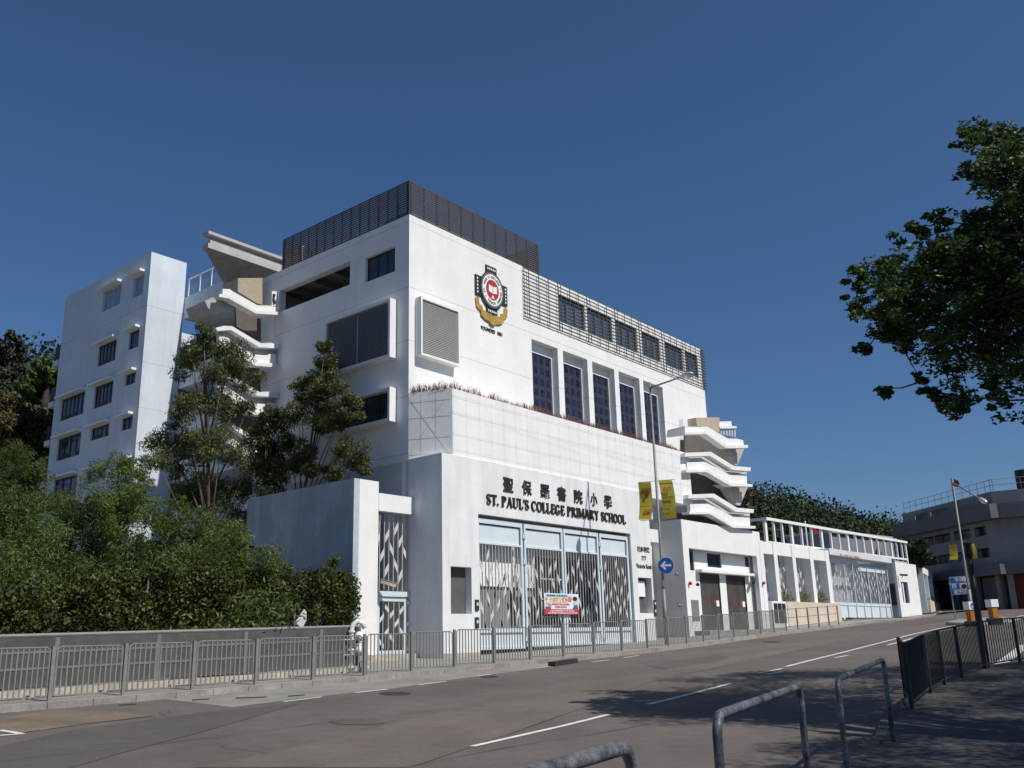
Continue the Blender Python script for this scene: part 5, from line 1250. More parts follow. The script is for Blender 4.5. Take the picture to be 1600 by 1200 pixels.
# security cameras
def cctv(c, d, label, m=CREAM):
    t = thing('security_camera', label, 'camera', c); d = Vector(d).normalized(); r = Vector((d.y, -d.x, 0)).normalized(); u2 = d.cross(r) * -1
    mb = MB(); mb.para(Vector(c) - r * .07 - u2 * .06, d * .55, r * .14, u2 * .12); mb.para(Vector(c) - r * .09 + u2 * .065 - d * .03, d * .66, r * .18, u2 * .015); part('housing', mb, m, t)
    mb = MB(); mb.tube([Vector(c) + d * .2 - u2 * .06, Vector(c) + d * .1 - UP * .28], .025, 6); part('bracket', mb, POLEM, t)
cctv(PD.at(-1.7, 3.62, .35), (.85, .35, -.25), 'cream box camera above the side gate')
cctv(RP(cl_).at(cr_ + .3, 5.6, .15), (.7, -.5, -.1), 'dark wall camera on the far white gate house', FRAME)
cctv(RP(0).at(LR1 - .7, 4.5, -.3), (-.2, -.8, -.3), 'small dark camera at the end of the canopy over the shuttered doors', FRAME)
# banner hung on the gate
pl = RP(.02); q = [pl.uz(*c) for c in ((850, 926.5), (903.5, 928), (905.5, 960), (851, 959.5))]; u0_, u1_ = q[0][0], q[1][0]; z0_, z1_ = q[3][1], q[0][1]; bw_, bh_ = u1_ - u0_, z1_ - z0_
t = thing('hanging_banner', 'colourful printed banner with a red bottom strip tied to the steel gate', 'banner', pl.at(u0_, z0_))
X = lambda a, b, o=0: pl.at(u0_ + a * bw_, z0_ + b * bh_, o)
def pan(a0, a1, b0, b1, o, m, name): mb = MB(); mb.prism([X(a0, b0, o), X(a1, b0, o), X(a1, b1, o), X(a0, b1, o)], pl.n * .004); part(name, mb, m, t)
pan(0, 1, 0, 1, 0, BANW, 'sheet'); pan(0, 1, 0, .24, .006, BANR, 'red_strip'); pan(.03, .7, .83, .97, .006, mat('banner_aqua', (.45, .68, .70), .6), 'top_strip')
def tx(s, a, b, h, w, m, bold=.02, al='CENTER'): part('print', text_mb(s, pl, u0_ + a * bw_, z0_ + b * bh_, h * bh_, .014, .006, bold, width=w * bw_), m, t)
tx('聖保羅書院小學家長教師會', .36, .86, .09, .6, BANB); tx('家長教育講座', .42, .60, .24, .56, BANY, .05); tx('如何與孩子建立良好關係', .46, .44, .11, .52, BANP); tx('歡迎家長參加', .46, .31, .10, .34, BANP)
tx('日期及時間請瀏覽學校網頁 歡迎報名', .5, .13, .07, .7, BANW); tx('查詢請致電學校校務處 名額有限 先到先得', .52, .03, .07, .85, BANW)
def bl(cx, cy, rx, ry, m, name, o=.008, n=20): mb = MB(); mb.prism([X(cx + rx * math.cos(2 * math.pi * i / n), cy + ry * math.sin(2 * math.pi * i / n), o) for i in range(n)], pl.n * .003); part(name, mb, m, t)
bl(.74, .74, .055, .15, BANP, 'pink_badge'); bl(.90, .44, .06, .09, BANB, 'printed_suit', .008); mb = MB(); mb.prism([X(a, b, .0075) for a, b in ((.80, .245), (.98, .245), (.96, .44), (.86, .44))], pl.n * .003); part('printed_suit', mb, BANB, t)
bl(.89, .60, .06, .16, SKIN, 'printed_face', .012); bl(.885, .76, .07, .11, FRAME, 'printed_hair', .016)
bl(.06, .72, .04, .08, BANP, 'printed_head', .009); bl(.07, .5, .04, .1, mat('banner_green', (.3, .5, .3), .6), 'printed_child', .009); bl(.15, .42, .04, .12, BANP, 'printed_child', .012); pan(.02, .18, .25, .36, .0085, BANB, 'printed_base')
# grey mesh barrier behind the railing on the left
A0 = rail_pt(-160); E0 = rail_pt(573)
def off_rail(s, o): x, y = xy(s, t_rail(s) - o); return Vector((x, y, gz(x, y)))
s0 = st(A0.x, A0.y)[0]; s1 = st(E0.x, E0.y)[0] + .55; OFF = .95
def bz(px): return None
pa_, pb3 = off_rail(s0, OFF), off_rail(s1, OFF)
mf = thing('mesh_barrier', 'long grey mesh-sheeted barrier behind the railing below the bushes', 'fence', pa_)
zt_a = 1.30; dbl = (pb3 - pa_); Lb_ = dbl.length; db_ = dbl.normalized(); nb_ = Vector((db_.y, -db_.x, 0)).normalized()
topz = lambda k: UP * 1.27
mb = MB(); mb.para(pa_ + UP * .2, dbl, nb_ * .02, UP * 1.02); part('mesh_sheet', mb, MESHF, mf)
mb = MB(); mb.tube([pa_ + UP * 1.25, pb3 + UP * 1.25], .04, 8); mb.tube([pb3 + UP * 0, pb3 + UP * 1.27], .035, 8); part('top_rail', mb, mat('barrier_rail_grey', (.23, .235, .23), .6, .1, 4), mf)
mb = MB()
for z in (.55, .88): mb.para(pa_ + UP * z + nb_ * .025, dbl, nb_ * .006, UP * .05)
n = int(Lb_ / 2.1)
for k in range(n): mb.para(pa_ + dbl * ((k + .4) / n) + nb_ * .025 + UP * .2, db_ * .1, nb_ * .005, UP * 1.0)
part('mid_rails', mb, mat('barrier_ghost_rail', (.17, .17, .165), .8, .1, 4), mf)
mb = MB(); mb.para(pa_ - UP * .3 - nb_ * .12, dbl, nb_ * .24, UP * .46); part('plinth', mb, CREAM, mf)
# chain-link fence with creeper
cf0, cf1 = off_rail(st(*rail_pt(-120)[:2])[0], 2.6), B(-3.0, GL - .1, 0); cf1 = Vector((cf1.x, cf1.y, .85)); dcf = cf1 - cf0; Lc = dcf.length
cf = thing('chain_link_fence', 'chain-link fence overgrown with yellow-green creeper left of the garden wall', 'fence', cf0)
mb = MB(); hz = 2.9
for k in range(10): p = cf0 + dcf * (k / 9.0); mb.tube([p - UP * .2, p + UP * hz * .9], .03, 6)
part('post', mb, GALV, cf)
mb = MB(); dcn = dcf.normalized(); step = .16; nn_ = int(Lc / step)
for k in range(nn_):
    p = cf0 + dcn * (k * step)
    for sg_ in (1, -1):
        a = p; b = p + dcn * (2.4 * sg_) + UP * 2.4
        if 0 < (b - cf0).dot(dcn) < Lc: mb.tube([a, b], .004, 3, False)
part('wire_mesh', mb, mat('weathered_wire', (.10, .10, .095), .7), cf)
cl = []
for k in range(150):
    f = random.random() ** .8; h = 1.0 + 1.8 * random.random() ** .55; topc = 2.72 if f > .5 else 1.5 + 2.44 * f
    p = cf0 + dcf * f + UP * (min(h, topc) if f > .3 else random.uniform(.8, 2.2)); cl.append((tuple(p + Vector((random.uniform(-.1, .1), random.uniform(-.25, .1), 0))), (.42, .3, .36), 330))
leaves('creeper', LF_C, cf, cl, .09, .75, shell=.3)
cl = [(tuple(cf0 + dcf * random.random() + UP * random.uniform(.5, 1.6) + Vector((-.25, .3, 0))), (.6, .3, .5), 60) for _ in range(60)]
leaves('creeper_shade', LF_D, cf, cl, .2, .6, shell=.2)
# white plate on a thin pole
hp = at_d(466, 968, math.hypot(pb3.x, pb3.y) - 1.6 + 1.2); g_ = gz(hp.x, hp.y); t = thing('white_sign_plate', 'angled white plate on a thin pole in front of the creeper', 'sign', (hp.x, hp.y, g_))
Dp = math.hypot(hp.x, hp.y); mb = MB(); mb.prism([at_d(x, y, Dp) for x, y in ((474.5, 952), (478, 956), (478, 969.5), (471.5, 982.5), (461.8, 971.5))], Vector((.3, .5, 0)) * .03); part('plate', mb, SIGNW, t)
a = at_d(460.5, 960, Dp + .05); mb = MB(); mb.tube([(a.x, a.y, g_ - .1), (a.x, a.y, at_d(460.5, 950, Dp).z)], .018, 6); part('pole', mb, GALV, t)

# ================================================================== FIRE STATION (far right)
fsd = Vector((math.sin(R_(-7.5)), math.cos(R_(-7.5)), 0)); r_ = ray(1548, 770); FP = EYE + r_ * (95 / math.hypot(r_.x, r_.y)); FPl = Plane((FP.x, FP.y, 0), fsd); FPl.n = -FPl.n; fs2 = Plane((FP.x, FP.y, 0), Vector((math.sin(R_(121)), math.cos(R_(121)), 0)))
fst = thing('fire_station', 'dark shaded station building with red shutters and a dark overhanging band', 'building', (FP.x, FP.y, 3.2))
uL = FPl.uz(1409, 800)[0]; zTop = FPl.uz(1548, 768)[1]
def band(z0, z1, o, m, name, back=6): 
    mb = MB(); mb.para(FPl.at(-o, z0, -o), fsd * (uL + o + 0), -FPl.n * back, UP * (z1 - z0)); a = fs2.at(0, z0, o) ; mb.para(fs2.at(.02, z0, o), fs2.d * 30, -fs2.n * back, UP * (z1 - z0)); part(name, mb, m, fst)
P_ = lambda x, y: FPl.uz(x, y)
ztop2 = P_(1480, 800)[1]
zs = [zTop, P_(1540, 806)[1], P_(1540, 824)[1], P_(1540, 850)[1], P_(1540, 858)[1], P_(1540, 884)[1], P_(1540, 896)[1]]
W1_ = (zs[2], zs[2]-.01)
# main walls with window bands
b1t, b1b = zTop - 0, P_(1500, 808)[1]     # top storey
dbt, dbb = P_(1548, 793)[1] if False else P_(1470, 808)[1], P_(1470, 829)[1]
z_a, z_b = P_(1470, 835)[1], P_(1470, 849)[1]; z_c, z_d = P_(1480, 866)[1], P_(1480, 880)[1]; z_e = P_(1500, 890)[1]; z_top0 = P_(1450, 800)[1]; z_top1 = P_(1450, 812)[1]
def ux(x, y=860): return P_(x, y)[0]
hl = []
sg_x = [(1415, 1432), (1433, 1462), (1463, 1488), (1494, 1520), (1527, 1546)]
for a, b in sg_x:
    for zz0, zz1 in ((z_b, z_a), (z_d, z_c)): hl.append((ux(b), ux(a), zz0, zz1))
for a, b in ((1429, 1450), (1454, 1482)): hl.append((ux(b, 805), ux(a, 805), z_top1, z_top0))
part('walls', MB().wall(FPl, 0, .1, .0, uL, z_e, zTop, hl), FSW, fst)
hl2 = [(2 + k * 4.2, 5.2 + k * 4.2, zz0, zz1) for k in range(5) for zz0, zz1 in ((z_b + 1.2, z_a - .1), (z_d, z_c))]
part('end_walls', MB().wall(fs2, 0, .1, .0, 30, z_e, zTop, hl2), FSW, fst)
mb = MB(); mb.para(FPl.at(.3, 2.8, -.5), fsd * (uL), -FPl.n * .1, UP * (zTop - 3)); mb.para(fs2.at(.3, 2.8, -.5), fs2.d * 29, -fs2.n * .1, UP * (zTop - 3)); part('dark_glazing', mb, mat('station_glass', (.02, .03, .032), .2, .4, .4, spec=.5), fst)
mb = MB(); mb.para(FPl.at(-1.1, dbb, 1.1), fsd * (uL + 1.6), -FPl.n * 1.095, UP * (dbt - dbb)); mb.para(fs2.at(-.0, dbb, 1.1), fs2.d * 30, -fs2.n * 1.095, UP * (dbt - dbb)); part('overhanging_band', mb, FSD, fst)
mb = MB(); mb.para(FPl.at(-.8, z_e - .9, .8), fsd * (uL), -FPl.n * .8, UP * .88); mb.para(fs2.at(0, z_e - .9, .8), fs2.d * 30, -fs2.n * .8, UP * .88); part('door_canopy', mb, FSD, fst)
for k in range(8): part('pier', MB().para(fs2.at(.2 + k * 3.6, 2.2, .0), fs2.d * .5, -fs2.n * .5, UP * (z_e - 3.1)), FSW, fst)
for k in range(4): part('pier', MB().para(FPl.at(.8 + k * 3.6, 2.2, .0), fsd * .5, -FPl.n * .5, UP * (z_e - 3.1)), FSW, fst)
for pl_, a, w_, m in ((fs2, .8, 2.8, FSR), (FPl, .8, 2.9, FSD), (FPl, 4.4, 2.9, FSD), (fs2, 4.4, 2.8, mat('pale_shutter', (.35, .37, .37), .8)), (fs2, 8, 2.8, FSW)):
    mb = MB()
    for k in range(24): z = 2.4 + k * (z_e - 3.4) / 24; mb.para(pl_.at(a, z, -.3 + .02 * (k % 2)), pl_.d * w_, -pl_.n * .06, UP * (z_e - 3.4) / 24.5)
    part('roller_shutter', mb, m, fst)
mb = MB()
for k in range(14): a = FPl.at(uL * k / 13, zTop, -.3); mb.tube([a, a + UP * 1.1], .03, 4)
for z in (.6, 1.1): mb.tube([FPl.at(0, zTop + z, -.3), FPl.at(uL, zTop + z, -.3)], .025, 4); mb.tube([fs2.at(0, zTop + z, -.3), fs2.at(30, zTop + z, -.3)], .025, 4)
for k in range(10): a = fs2.at(k * 2.5, zTop, -.3); mb.tube([a, a + UP * 1.1], .03, 4)
part('roof_rail', mb, GALV, fst)
mb = MB(); c = fs2.at(2.9, zTop, -2); mb.tube([c, c + UP * 1.9], .85, 14); part('water_tank', mb, FRAME, fst)
fl_ = at_d(1490.5, 780, 112); t = thing('flagpole', 'thin flagpole with dark red flag on the far station roof', 'flag', (fl_.x, fl_.y, fl_.z))
mb = MB(); mb.tube([fl_ - UP * .5, (fl_.x, fl_.y, at_d(1486, 746, 112).z)], .05, 6); part('pole', mb, GALV, t)
def flag(pts, D, m, parent): mb = MB(); mb.prism([at_d(x, y, D) for x, y in pts], Vector((.1, .5, 0)) * .08); part('flag_cloth', mb, m, parent)
fx_ = (at_d(1490.5, 780, 112)); flag([(1490.3, 748), (1497, 751), (1499.5, 756), (1497, 761), (1490.3, 760)], 112, mat('flag_dark_red', (.16, .02, .03), .8, .1, 3), t)
fl2 = at_d(1262, 855, 84); t = thing('flagpole', 'flagpole with bright red flag behind the white roof railing', 'flag', (fl2.x, fl2.y, 3))
mb = MB(); mb.tube([(fl2.x, fl2.y, 3), (fl2.x, fl2.y, at_d(1262, 814, 84).z)], .07, 6); part('pole', mb, WHITEP, t); flag([(1268, 823.5), (1274, 825), (1277, 829), (1279, 834), (1274, 832), (1269, 830)], 84, mat('flag_red', (.75, .03, .02), .7, .08, 3), t)
# sheds behind the pergola rails
bb = thing('sports_shed', 'low grey flat-roofed shed seen through the white roof railing', 'building', at_d(1330, 900, 100) * 1)
c0 = at_d(1300, 852, 100); c1 = at_d(1400, 880, 112); mb = MB(); PB_ = Plane((c0.x, c0.y, 0), (Vector((c1.x, c1.y, 0)) - Vector((c0.x, c0.y, 0)))); Lx = (Vector((c1.x, c1.y, 0)) - Vector((c0.x, c0.y, 0))).length
mb.para(PB_.at(0, 1, 0), PB_.d * Lx, -PB_.n * 5, UP * (at_d(1340, 836, 104).z - 1)); part('walls', mb, mat('shed_grey', (.20, .21, .23), .9, .1, .3), bb)
mb = MB(); mb.para(PB_.at(-.3, at_d(1340, 836, 104).z + .01, .3), PB_.d * (Lx + .6), -PB_.n * 5.6, UP * .25); part('roof', mb, mat('shed_roof', (.4, .42, .4), .8), bb)
# ================================================================== VEGETATION
def cl_px(lst, D, jit=.6):
    out = []
    for (x, y, r) in lst:
        d = D + random.uniform(-jit, jit); out.append((tuple(at_d(x, y, d)), r * d / FPX * 1.08))
    return out
def cl_r(lst, r0, jit=.35):
    out = []
    for (x, y, r) in lst:
        p = Vector(LP(r0 + random.uniform(-jit, jit)).p3(x, y)); out.append((tuple(p), r * p.length / FPX))
    return out
def gbase(px, D): p = azp(px, D, 950); return Vector((p.x, p.y, gz(p.x, p.y) - .1))
# dry grasses along the planter
def blades(name, m, segs, n, h0, h1, w, label_kind='stuff'):
    V = []; F = []
    for i in range(n):
        f = random.random(); a, b, wt = segs[0] if random.random() < segs[0][2] else segs[1]
        p = a.lerp(b, f) + Vector((random.uniform(-.12, .12), random.uniform(-.12, .12), 0)) ; h = random.uniform(h0, h1) * (0.55 + .45 * math.sin(f * 37 + 2 * math.sin(f * 11)) ** 2)
        lean = Vector((random.gauss(0, .22), random.gauss(0, .22), 0)) * h; d = Vector((random.gauss(0, 1), random.gauss(0, 1), 0)).normalized() * w
        o = len(V); V += [p - d, p + d, p + lean * .4 + UP * h * .55 + d * .8, p + lean * .4 + UP * h * .55 - d * .8, p + lean + UP * h]; F += [(o, o + 1, o + 2, o + 3), (o + 3, o + 2, o + 4)]
        if random.random() < .5:
            c = p + lean * .4 + UP * h * .55; e = c + Vector((random.gauss(0, .08), random.gauss(0, .08), random.uniform(.05, .15))); o = len(V); V += [c - d * .6, c + d * .6, e]; F += [(o, o + 1, o + 2)]
    mb = MB(); mb.add(V, F); return struct(name, mb, m, 'stuff')
nl_ = dL * .25
blades('dry_grass', DRY, [(q3 + nn0 * -.1 + UP * ZP, q0 + nl_ + UP * ZP, .12), (q0 + nl_ + UP * ZP, q0.lerp(q1, .97) + nl_ + UP * ZP, .88)], 2600, .16, .5, .008)
blades('red_grass', mat('red_stem', (.20, .03, .03), .9, .3, 4, island=.4), [(q0.lerp(q1, .35) + nl_ * 1.6 + UP * ZP, q0.lerp(q1, .97) + nl_ * 1.6 + UP * ZP, 1.0)] * 2, 1500, .12, .32, .010)
# the three gum trees
tree('gum_tree', 'largest feathery gum tree hiding the left staircase', 'tree', gbase(335, 38.5), cl_px([(318, 522, 20), (334, 545, 30), (366, 560, 32), (300, 580, 30), (345, 598, 36), (388, 592, 26), (300, 630, 30), (350, 640, 30), (262, 690, 30), (300, 700, 34), (345, 702, 32), (392, 715, 26), (310, 755, 34), (360, 768, 38), (335, 812, 32), (385, 800, 28), (245, 722, 22), (278, 655, 22), (300, 545, 16), (385, 640, 16), (275, 735, 16), (290, 790, 18)], 38.5, .9), LF_G, .14, BARK, .12, .4, 10, .8, droop=.6, asp=.28, group='gum trees before the school', shell=.05)
tree('gum_tree', 'dark bushy gum tree between the large gum and the slender one', 'tree', gbase(407, 38.2), cl_px([(428, 660, 26), (412, 690, 30), (440, 705, 26), (398, 730, 24), (430, 742, 26), (418, 650, 16), (448, 735, 18), (420, 770, 20)], 38.2, .5), LF_G, .13, BARKD, .09, .45, 9, 1.1, droop=.5, asp=.3, group='gum trees before the school', shell=.05)
b3_ = B(-1.5, 7.2, .9)
tree('gum_tree', 'slender pointed gum tree rising above the garden wall', 'tree', b3_, cl_r([(508, 540, 13), (506, 562, 20), (498, 588, 28), (524, 600, 24), (474, 612, 22), (508, 628, 30), (540, 632, 24), (468, 648, 22), (500, 662, 26), (450, 690, 18), (528, 660, 20), (546, 706, 26), (520, 738, 18), (560, 722, 18), (475, 705, 22), (555, 650, 14), (490, 735, 15), (462, 725, 18), (570, 735, 12)], -1.5), LF_G, .125, BARK, .075, .5, 10, 1.2, droop=.5, asp=.3, group='gum trees before the school', top=tuple(LP(-1.5).p3(506, 552)), shell=.05)
# feathery bushes
BU = [('tall young leucaena shoot in front of the block windows', 190, 29.5, [(185, 735, 24), (200, 765, 28), (175, 790, 30), (210, 815, 30), (160, 830, 28), (225, 775, 18), (185, 860, 36), (225, 745, 12)]),
      ('feathery bush at the far left edge behind the barrier', 20, 27, [(10, 800, 40), (45, 830, 42), (-20, 850, 50), (20, 880, 50), (60, 890, 45), (0, 930, 50), (50, 940, 45), (-60, 900, 60), (-60, 820, 50)]),
      ('feathery bush with sunlit top left of the young shoot', 110, 28.5, [(105, 800, 30), (135, 790, 32), (90, 840, 40), (130, 850, 42), (110, 900, 45), (150, 900, 40), (95, 950, 42), (140, 950, 42)]),
      ('dense feathery bush under the large gum tree', 290, 29, [(255, 815, 30), (290, 830, 34), (250, 860, 42), (300, 870, 40), (270, 910, 42), (230, 910, 40), (320, 905, 34), (225, 950, 40), (285, 950, 36)]),
      ('feathery bush spreading against the shaded garden wall', 380, 30, [(340, 845, 30), (370, 860, 32), (400, 885, 28), (350, 895, 34), (390, 915, 28), (430, 905, 16), (330, 925, 30), (375, 940, 26), (515, 890, 9), (522, 880, 8), (445, 890, 10)]),
      ('dark leafy tree at the left edge below the ochre hillside tree', 30, 33, [(20, 745, 30), (45, 765, 26), (5, 780, 34), (55, 740, 18), (-30, 760, 40), (25, 715, 20), (60, 790, 24)])]
for i, (lb, px, D, cs) in enumerate(BU):
    tree('bush', lb, 'bush', gbase(px, D), cl_px([(a, b - 2, c * 1.18) for a, b, c in cs], D, 1.2), LF_B, .13, BARKD, .06, .3, 8, 1.3, droop=.1, asp=.18, group='feathery bushes behind the barrier', shell=.25)
# undergrowth mass filling low gaps
ug = [(tuple(azp(x, random.uniform(26, 31), 950) + UP * random.uniform(.9, 3.0)), (1.0, 1.0, .8), 330) for x in range(-120, 440, 14)]
o = leaves('undergrowth', LF_B, None, ug, .17, .3, shell=.2); o['kind'] = 'stuff'
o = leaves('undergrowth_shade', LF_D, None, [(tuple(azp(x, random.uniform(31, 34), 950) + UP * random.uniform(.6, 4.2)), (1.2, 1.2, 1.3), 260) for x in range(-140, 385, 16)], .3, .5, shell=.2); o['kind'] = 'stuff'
# street tree overhanging the near pavement
poly = [(1512, 205), (1545, 192), (1600, 190), (1700, 170), (1780, 180), (1780, 640), (1600, 648), (1565, 635), (1520, 650), (1490, 635), (1450, 598), (1420, 598), (1385, 615), (1378, 600), (1400, 585), (1335, 557), (1340, 545), (1365, 535), (1325, 480), (1345, 462), (1335, 412), (1400, 402), (1440, 408), (1455, 350), (1500, 345), (1545, 312), (1505, 292), (1520, 262)]
def inpoly(x, y):
    c = False; n = len(poly)
    for i in range(n):
        (x1, y1), (x2, y2) = poly[i], poly[i - 1]
        if (y1 > y) != (y2 > y) and x < (x2 - x1) * (y - y1) / (y2 - y1) + x1: c = not c
    return c
cl = []
while len(cl) < 270:
    x, y = random.uniform(1318, 1780), random.uniform(180, 655)
    if not (inpoly(x, y) and inpoly(x - 16, y) and inpoly(x, y - 14) and inpoly(x, y + 14)): continue
    if y > 560 and random.random() < .6 and x < 1640: continue
    if 470 < y < 560 and random.random() < .25: continue
    D = 17.6 + random.uniform(-1.7, 1.7); cl.append((tuple(at_d(x, y, D)), random.uniform(.24, .46)))
tb = Vector((11.8, 8.6, gz(11.8, 8.6)))
for (x, y, r) in [(1335, 478, .16), (1345, 420, .18), (1352, 550, .18), (1385, 607, .15), (1340, 440, .15), (1400, 408, .2), (1420, 360, .2), (1448, 352, .2), (1465, 348, .2), (1512, 275, .2), (1505, 215, .2), (1525, 200, .2), (1500, 640, .16), (1470, 615, .16), (1560, 630, .18), (1440, 596, .16), (1545, 606, .15)]: cl.append((tuple(at_d(x, y, 17.4)), r * 1.1))
hid = []
tpoly = [(880, 1086), (960, 1068), (1040, 1056), (1150, 1044), (1300, 1040), (1420, 1030), (1620, 1020), (1900, 1010), (2300, 1100), (2300, 1500), (1180, 1500), (1120, 1215), (1230, 1180), (1310, 1140), (1240, 1128), (1120, 1120), (960, 1112)]
def inp(x, y, pp):
    c = False; n = len(pp)
    for i in range(n):
        (x1, y1), (x2, y2) = pp[i], pp[i - 1]
        if (y1 > y) != (y2 > y) and x < (x2 - x1) * (y - y1) / (y2 - y1) + x1: c = not c
    return c
def pix(P):
    v = Vector(P) - EYE; fx = v.x; fz = v.y * _c + v.z * _s; fy = -(v.z * _c - v.y * _s)
    if fz < .1: return (-9999, 0)
    return 800 + FPX * (_cr * fx - _sr * fy) / fz, 600 + FPX * (_sr * fx + _cr * fy) / fz
sh = Vector((sdir.x, sdir.y, 0)) / sdir.z
tries = 0
while len(hid) < 560 and tries < 60000:
    tries += 1; gx, gy = random.uniform(-1, 17), random.uniform(1, 26); g_ = gz(gx, gy)
    x, y = pix((gx, gy, g_))
    if x < 0 or not inp(x, y, tpoly): continue
    h_ = random.uniform(6.2, 10.5); P = Vector((gx, gy, g_)) + sh * h_ + UP * h_
    px_, py_ = pix(P)
    r = random.uniform(.55, .9)
    if -100 < px_ < 1600 + 90 and -150 < py_ < 1300 and not (px_ > 1440 and inpoly(px_, py_) and inpoly(px_ - 60, py_) and inpoly(px_, py_ - 50) and inpoly(px_, py_ + 45)): continue
    if px_ > 0 and P.y < 2: pass
    hid.append((tuple(P), r))
st_t = thing('street_tree', 'spreading broadleaf tree overhanging the near pavement from the right', 'tree', tb)
tr = MB(); tr.smooth = True; tr.tube([tb - UP * .3, tb + Vector((.1, .1, 2)), tb + Vector((-.1, .3, 4)), tb + Vector((-.6, 1.2, 6)), tb + Vector((-1.5, 2.6, 8.2))], [.36, .29, .26, .2, .12], 10); part('trunk', tr, BARKD, st_t)
lb = MB(); lb.smooth = True; hubs = []
for k in range(14):
    c = cl[k * 19 % 270][0]; c = Vector(c); a = tb + Vector((-.1, .3, 4.2 + (k % 4) * .8)); m1 = a.lerp(c, .5) + UP * .5 + Vector((random.uniform(-.4, .4), random.uniform(-.4, .4), 0)); lb.tube([a, m1, c], [.1, .06, .02], 6); hubs += [m1.lerp(c, q / 4) for q in range(5)]
for k in range(12):
    c = Vector(hid[k * 9][0]); a = tb + Vector((-.1, .3, 4.5)); m1 = a.lerp(c, .5) + UP * .4; lb.tube([a, m1, c], [.1, .06, .02], 6); hubs += [m1, c]
todo = [Vector(c) for c, r in cl + hid]; todo.sort(key=lambda c: min((q - c).length for q in hubs))
for c in todo:
    h_ = min(hubs, key=lambda q: (q - c).length); hubs.append(c)
    lb.tube([h_, h_.lerp(c, .5) + Vector((random.uniform(-.1, .1),) * 3), c], [.018, .012, .006], 4, False)
part('limbs', lb, BARK, st_t)
sm = []
for c, r in cl:
    c = Vector(c)
    for k in range(5):
        q = c + Vector([random.gauss(0, r * .55) for _ in range(3)]); sm.append((tuple(q), (r * .5, r * .5, r * .28), 36))
for c, r in hid:
    sm.append((c, (r, r, r * .45), 260))
leaves('crown', LF_T, st_t, sm, .105, .5, flat=.6, shell=.4)
# hills
def hillmesh(name, ridge, Dr, D0, zb, m, depth=60):
    mb = MB(); n = len(ridge); K = 9
    for x, y in ridge:
        T = at_d(x, y, Dr); Bm = azp(x, D0, 980) + UP * zb
        for k in range(K): f = k / (K - 1); g_ = math.sin(f * math.pi / 2) ** 1.3; p = Bm.lerp(Vector((T.x, T.y, zb)), f); mb.v.append((p.x, p.y, zb + (T.z - zb) * g_))
        p = azp(x, Dr + depth, 980); mb.v.append((p.x, p.y, zb))
    for i in range(n - 1):
        for k in range(K): mb.f.append((i * (K + 1) + k, i * (K + 1) + k + 1, (i + 1) * (K + 1) + k + 1, (i + 1) * (K + 1) + k))
    mb.smooth = True; return struct(name, mb, m), mb
def hillwood(name, mbh, n, rad, size, m, kind='stuff', cnt=70):
    tri = []; V = [Vector(v) for v in mbh.v]; cl = []
    ar = [((V[f[1]] - V[f[0]]).cross(V[f[2]] - V[f[0]])).length for f in mbh.f]; tot = sum(ar); fs = random.choices(mbh.f, weights=ar, k=n)
    for f in fs:
        a, b = random.random(), random.random(); p = V[f[0]].lerp(V[f[1]], a).lerp(V[f[3]].lerp(V[f[2]], a), b); r = rad * random.choice((.5, .7, .9, 1.1, 1.5, 1.9)) * random.uniform(.8, 1.2)
        cl.append((tuple(p + UP * r * random.uniform(.1, .7)), (r, r, r * .8), int(cnt * (r / rad) ** 1.5)))
    o = leaves(name, m, None, cl, size, .7, shell=.7); o['kind'] = kind; return o
HM = mat('hill_soil', (.03, .04, .022), .95, .3, .03)
_, hm = hillmesh('hill', [(x_, y_ + 42 - max(0, x_ - 1250) * .03) for x_, y_ in [(1020, 730), (1100, 742), (1165, 760), (1215, 766), (1250, 776), (1290, 786), (1322, 800), (1360, 813), (1395, 819), (1440, 826), (1520, 842), (1700, 870)]], 250, 130, 3, HM)
hillwood('hillside_wood', hm, 1500, 2.6, .6, LF_H, cnt=90)
hillwood('hillside_wood_ochre', hm, 500, 2.2, .6, mat('hill_olive_leaf', (.075, .068, .035), .85, .4, .06, island=.3), cnt=90)
hillwood('hillside_wood_dark', hm, 500, 2.8, .7, LF_D, cnt=80)
_, h2 = hillmesh('left_hill', [(-200, 560), (-100, 585), (-20, 612), (30, 612), (80, 600), (130, 610), (200, 650)], 105, 55, 1, HM)
hillwood('left_hillside_wood', h2, 420, 1.7, .45, LF_D, cnt=110)
tree('hillside_tree', 'tall dark sparse tree against the sky at the left edge', 'tree', at_d(5, 640, 80), cl_px([(0, 540, 15.4), (18, 525, 9.8), (28, 545, 9.8), (36, 560, 7.0), (12, 565, 14.0), (-20, 550, 21.0), (35, 575, 5.6), (20, 585, 9.8), (-10, 590, 17.5), (30, 530, 5.6)], 80, 1.5), mat('purple_brown_leaf', (.062, .060, .048), .8, .4, .3, island=.4), .32, BARKD, .25, .4, 8, 1.1, asp=.5, shell=.3)
tree('hillside_tree', 'bright green rounded tree just left of the classroom block', 'tree', at_d(68, 640, 72), cl_px([(65, 575, 14), (78, 570, 10), (60, 600, 18), (80, 600, 16), (85, 625, 14), (50, 625, 16), (70, 635, 18), (35, 610, 14), (90, 580, 8)], 72, 1.5), LF_B, .3, BARKD, .25, .4, 8, 1.6, asp=.5, shell=.5)
tree('hillside_tree', 'broad ochre-brown tree on the slope at the left edge', 'tree', at_d(30, 740, 66), cl_px([(10, 640, 26), (40, 650, 24), (60, 668, 20), (20, 670, 30), (-20, 655, 34), (50, 695, 22), (10, 700, 26), (70, 690, 12), (-20, 700, 30)], 66, 1.5), LF_O, .28, BARKD, .25, .4, 8, 1.8, asp=.5, shell=.6)
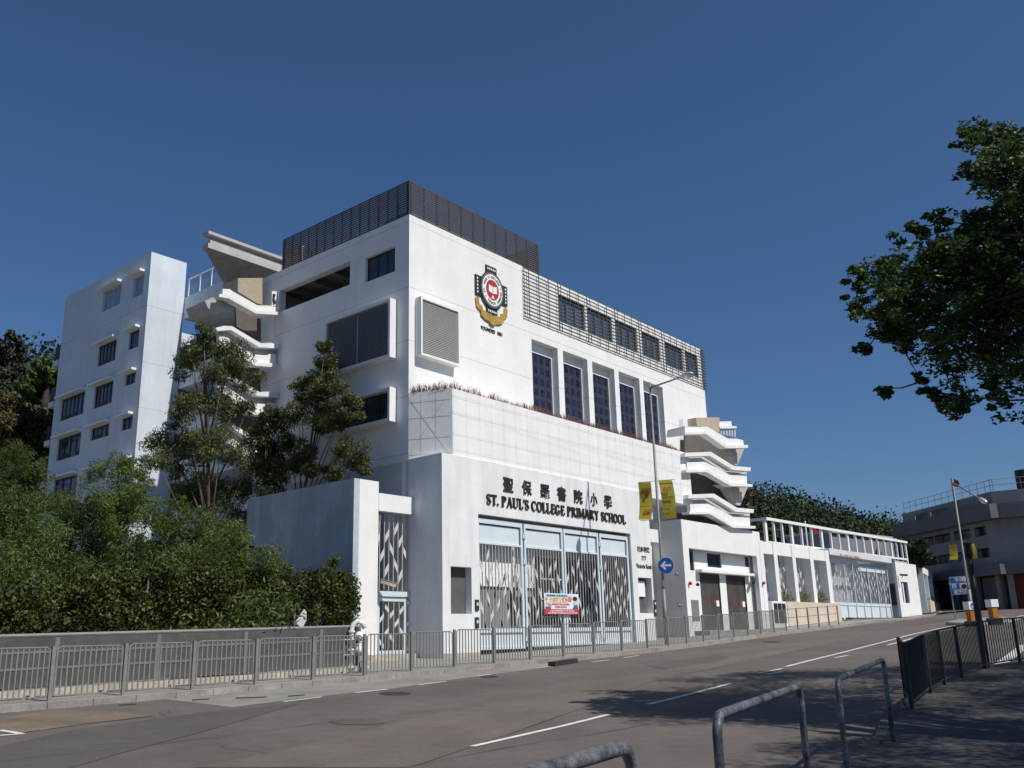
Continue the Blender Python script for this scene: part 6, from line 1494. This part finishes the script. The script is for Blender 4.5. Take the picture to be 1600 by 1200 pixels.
tree('hillside_tree', 'dark green tree below the pink house on the slope', 'tree', at_d(20, 640, 76), cl_px([(10, 608, 16), (-10, 615, 20), (30, 618, 14), (-30, 625, 24), (45, 600, 8)], 76, 1), LF_D, .3, BARKD, .2, .4, 8, 1.6, asp=.5, shell=.5)
hp_ = at_d(36, 590, 98); t = thing('hill_house', 'small pale pink house among trees at the left edge', 'building', hp_)
PH = Plane(at_d(36, 590, 98), Vector((.9, .43, 0))); mb = MB(); mb.prism([PH.at(u, z, 0) for u, z in (PH.uz(20, 598), PH.uz(51, 598), PH.uz(51, 580), PH.uz(40, 574), PH.uz(22, 581))], PH.n * -4); part('walls', mb, mat('pink_render', (.62, .45, .42), .8, .06, 1), t)
mb = MB(); a = [PH.uz(*c) for c in ((19, 582), (39, 573.5), (52, 580))]
for k in range(2): (u0_, z0_), (u1_, z1_) = a[k], a[k + 1]; mb.prism([PH.at(u0_, z0_, .3), PH.at(u1_, z1_, .3), PH.at(u1_, z1_ + .25, .3), PH.at(u0_, z0_ + .25, .3)], PH.n * -4.6)
part('roof', mb, mat('tile_red', (.4, .2, .15), .8), t)
mb = MB()
for x, y in ((42, 586), (46, 588), (43, 593)): u_, z_ = PH.uz(x, y); mb.prism([PH.at(u_ - .1, z_ - .15, .01), PH.at(u_ + .1, z_ - .15, .01), PH.at(u_ + .1, z_ + .15, .01), PH.at(u_ - .1, z_ + .15, .01)], PH.n * .03)
part('window', mb, FRAME, t)
# shrubs beyond the pergola rail end and behind the station
tree('far_tree', 'leafy tree between the white roof railing and the dark station', 'tree', gbase(1428, 88), cl_px([(1420, 880, 12), (1430, 862, 14), (1422, 850, 10), (1440, 870, 12), (1418, 868, 10), (1436, 850, 10)], 88, 1), LF_D, .4, BARKD, .2, .4, 7, 1.3, asp=.5)
tree('far_tree', 'dark tree above the grey shed behind the roof railing', 'tree', gbase(1395, 118), cl_px([(1388, 845, 12), (1398, 850, 10), (1380, 850, 10), (1370, 848, 8)], 118, 1), LF_D, .5, BARKD, .2, .4, 7, 1.3, asp=.5)
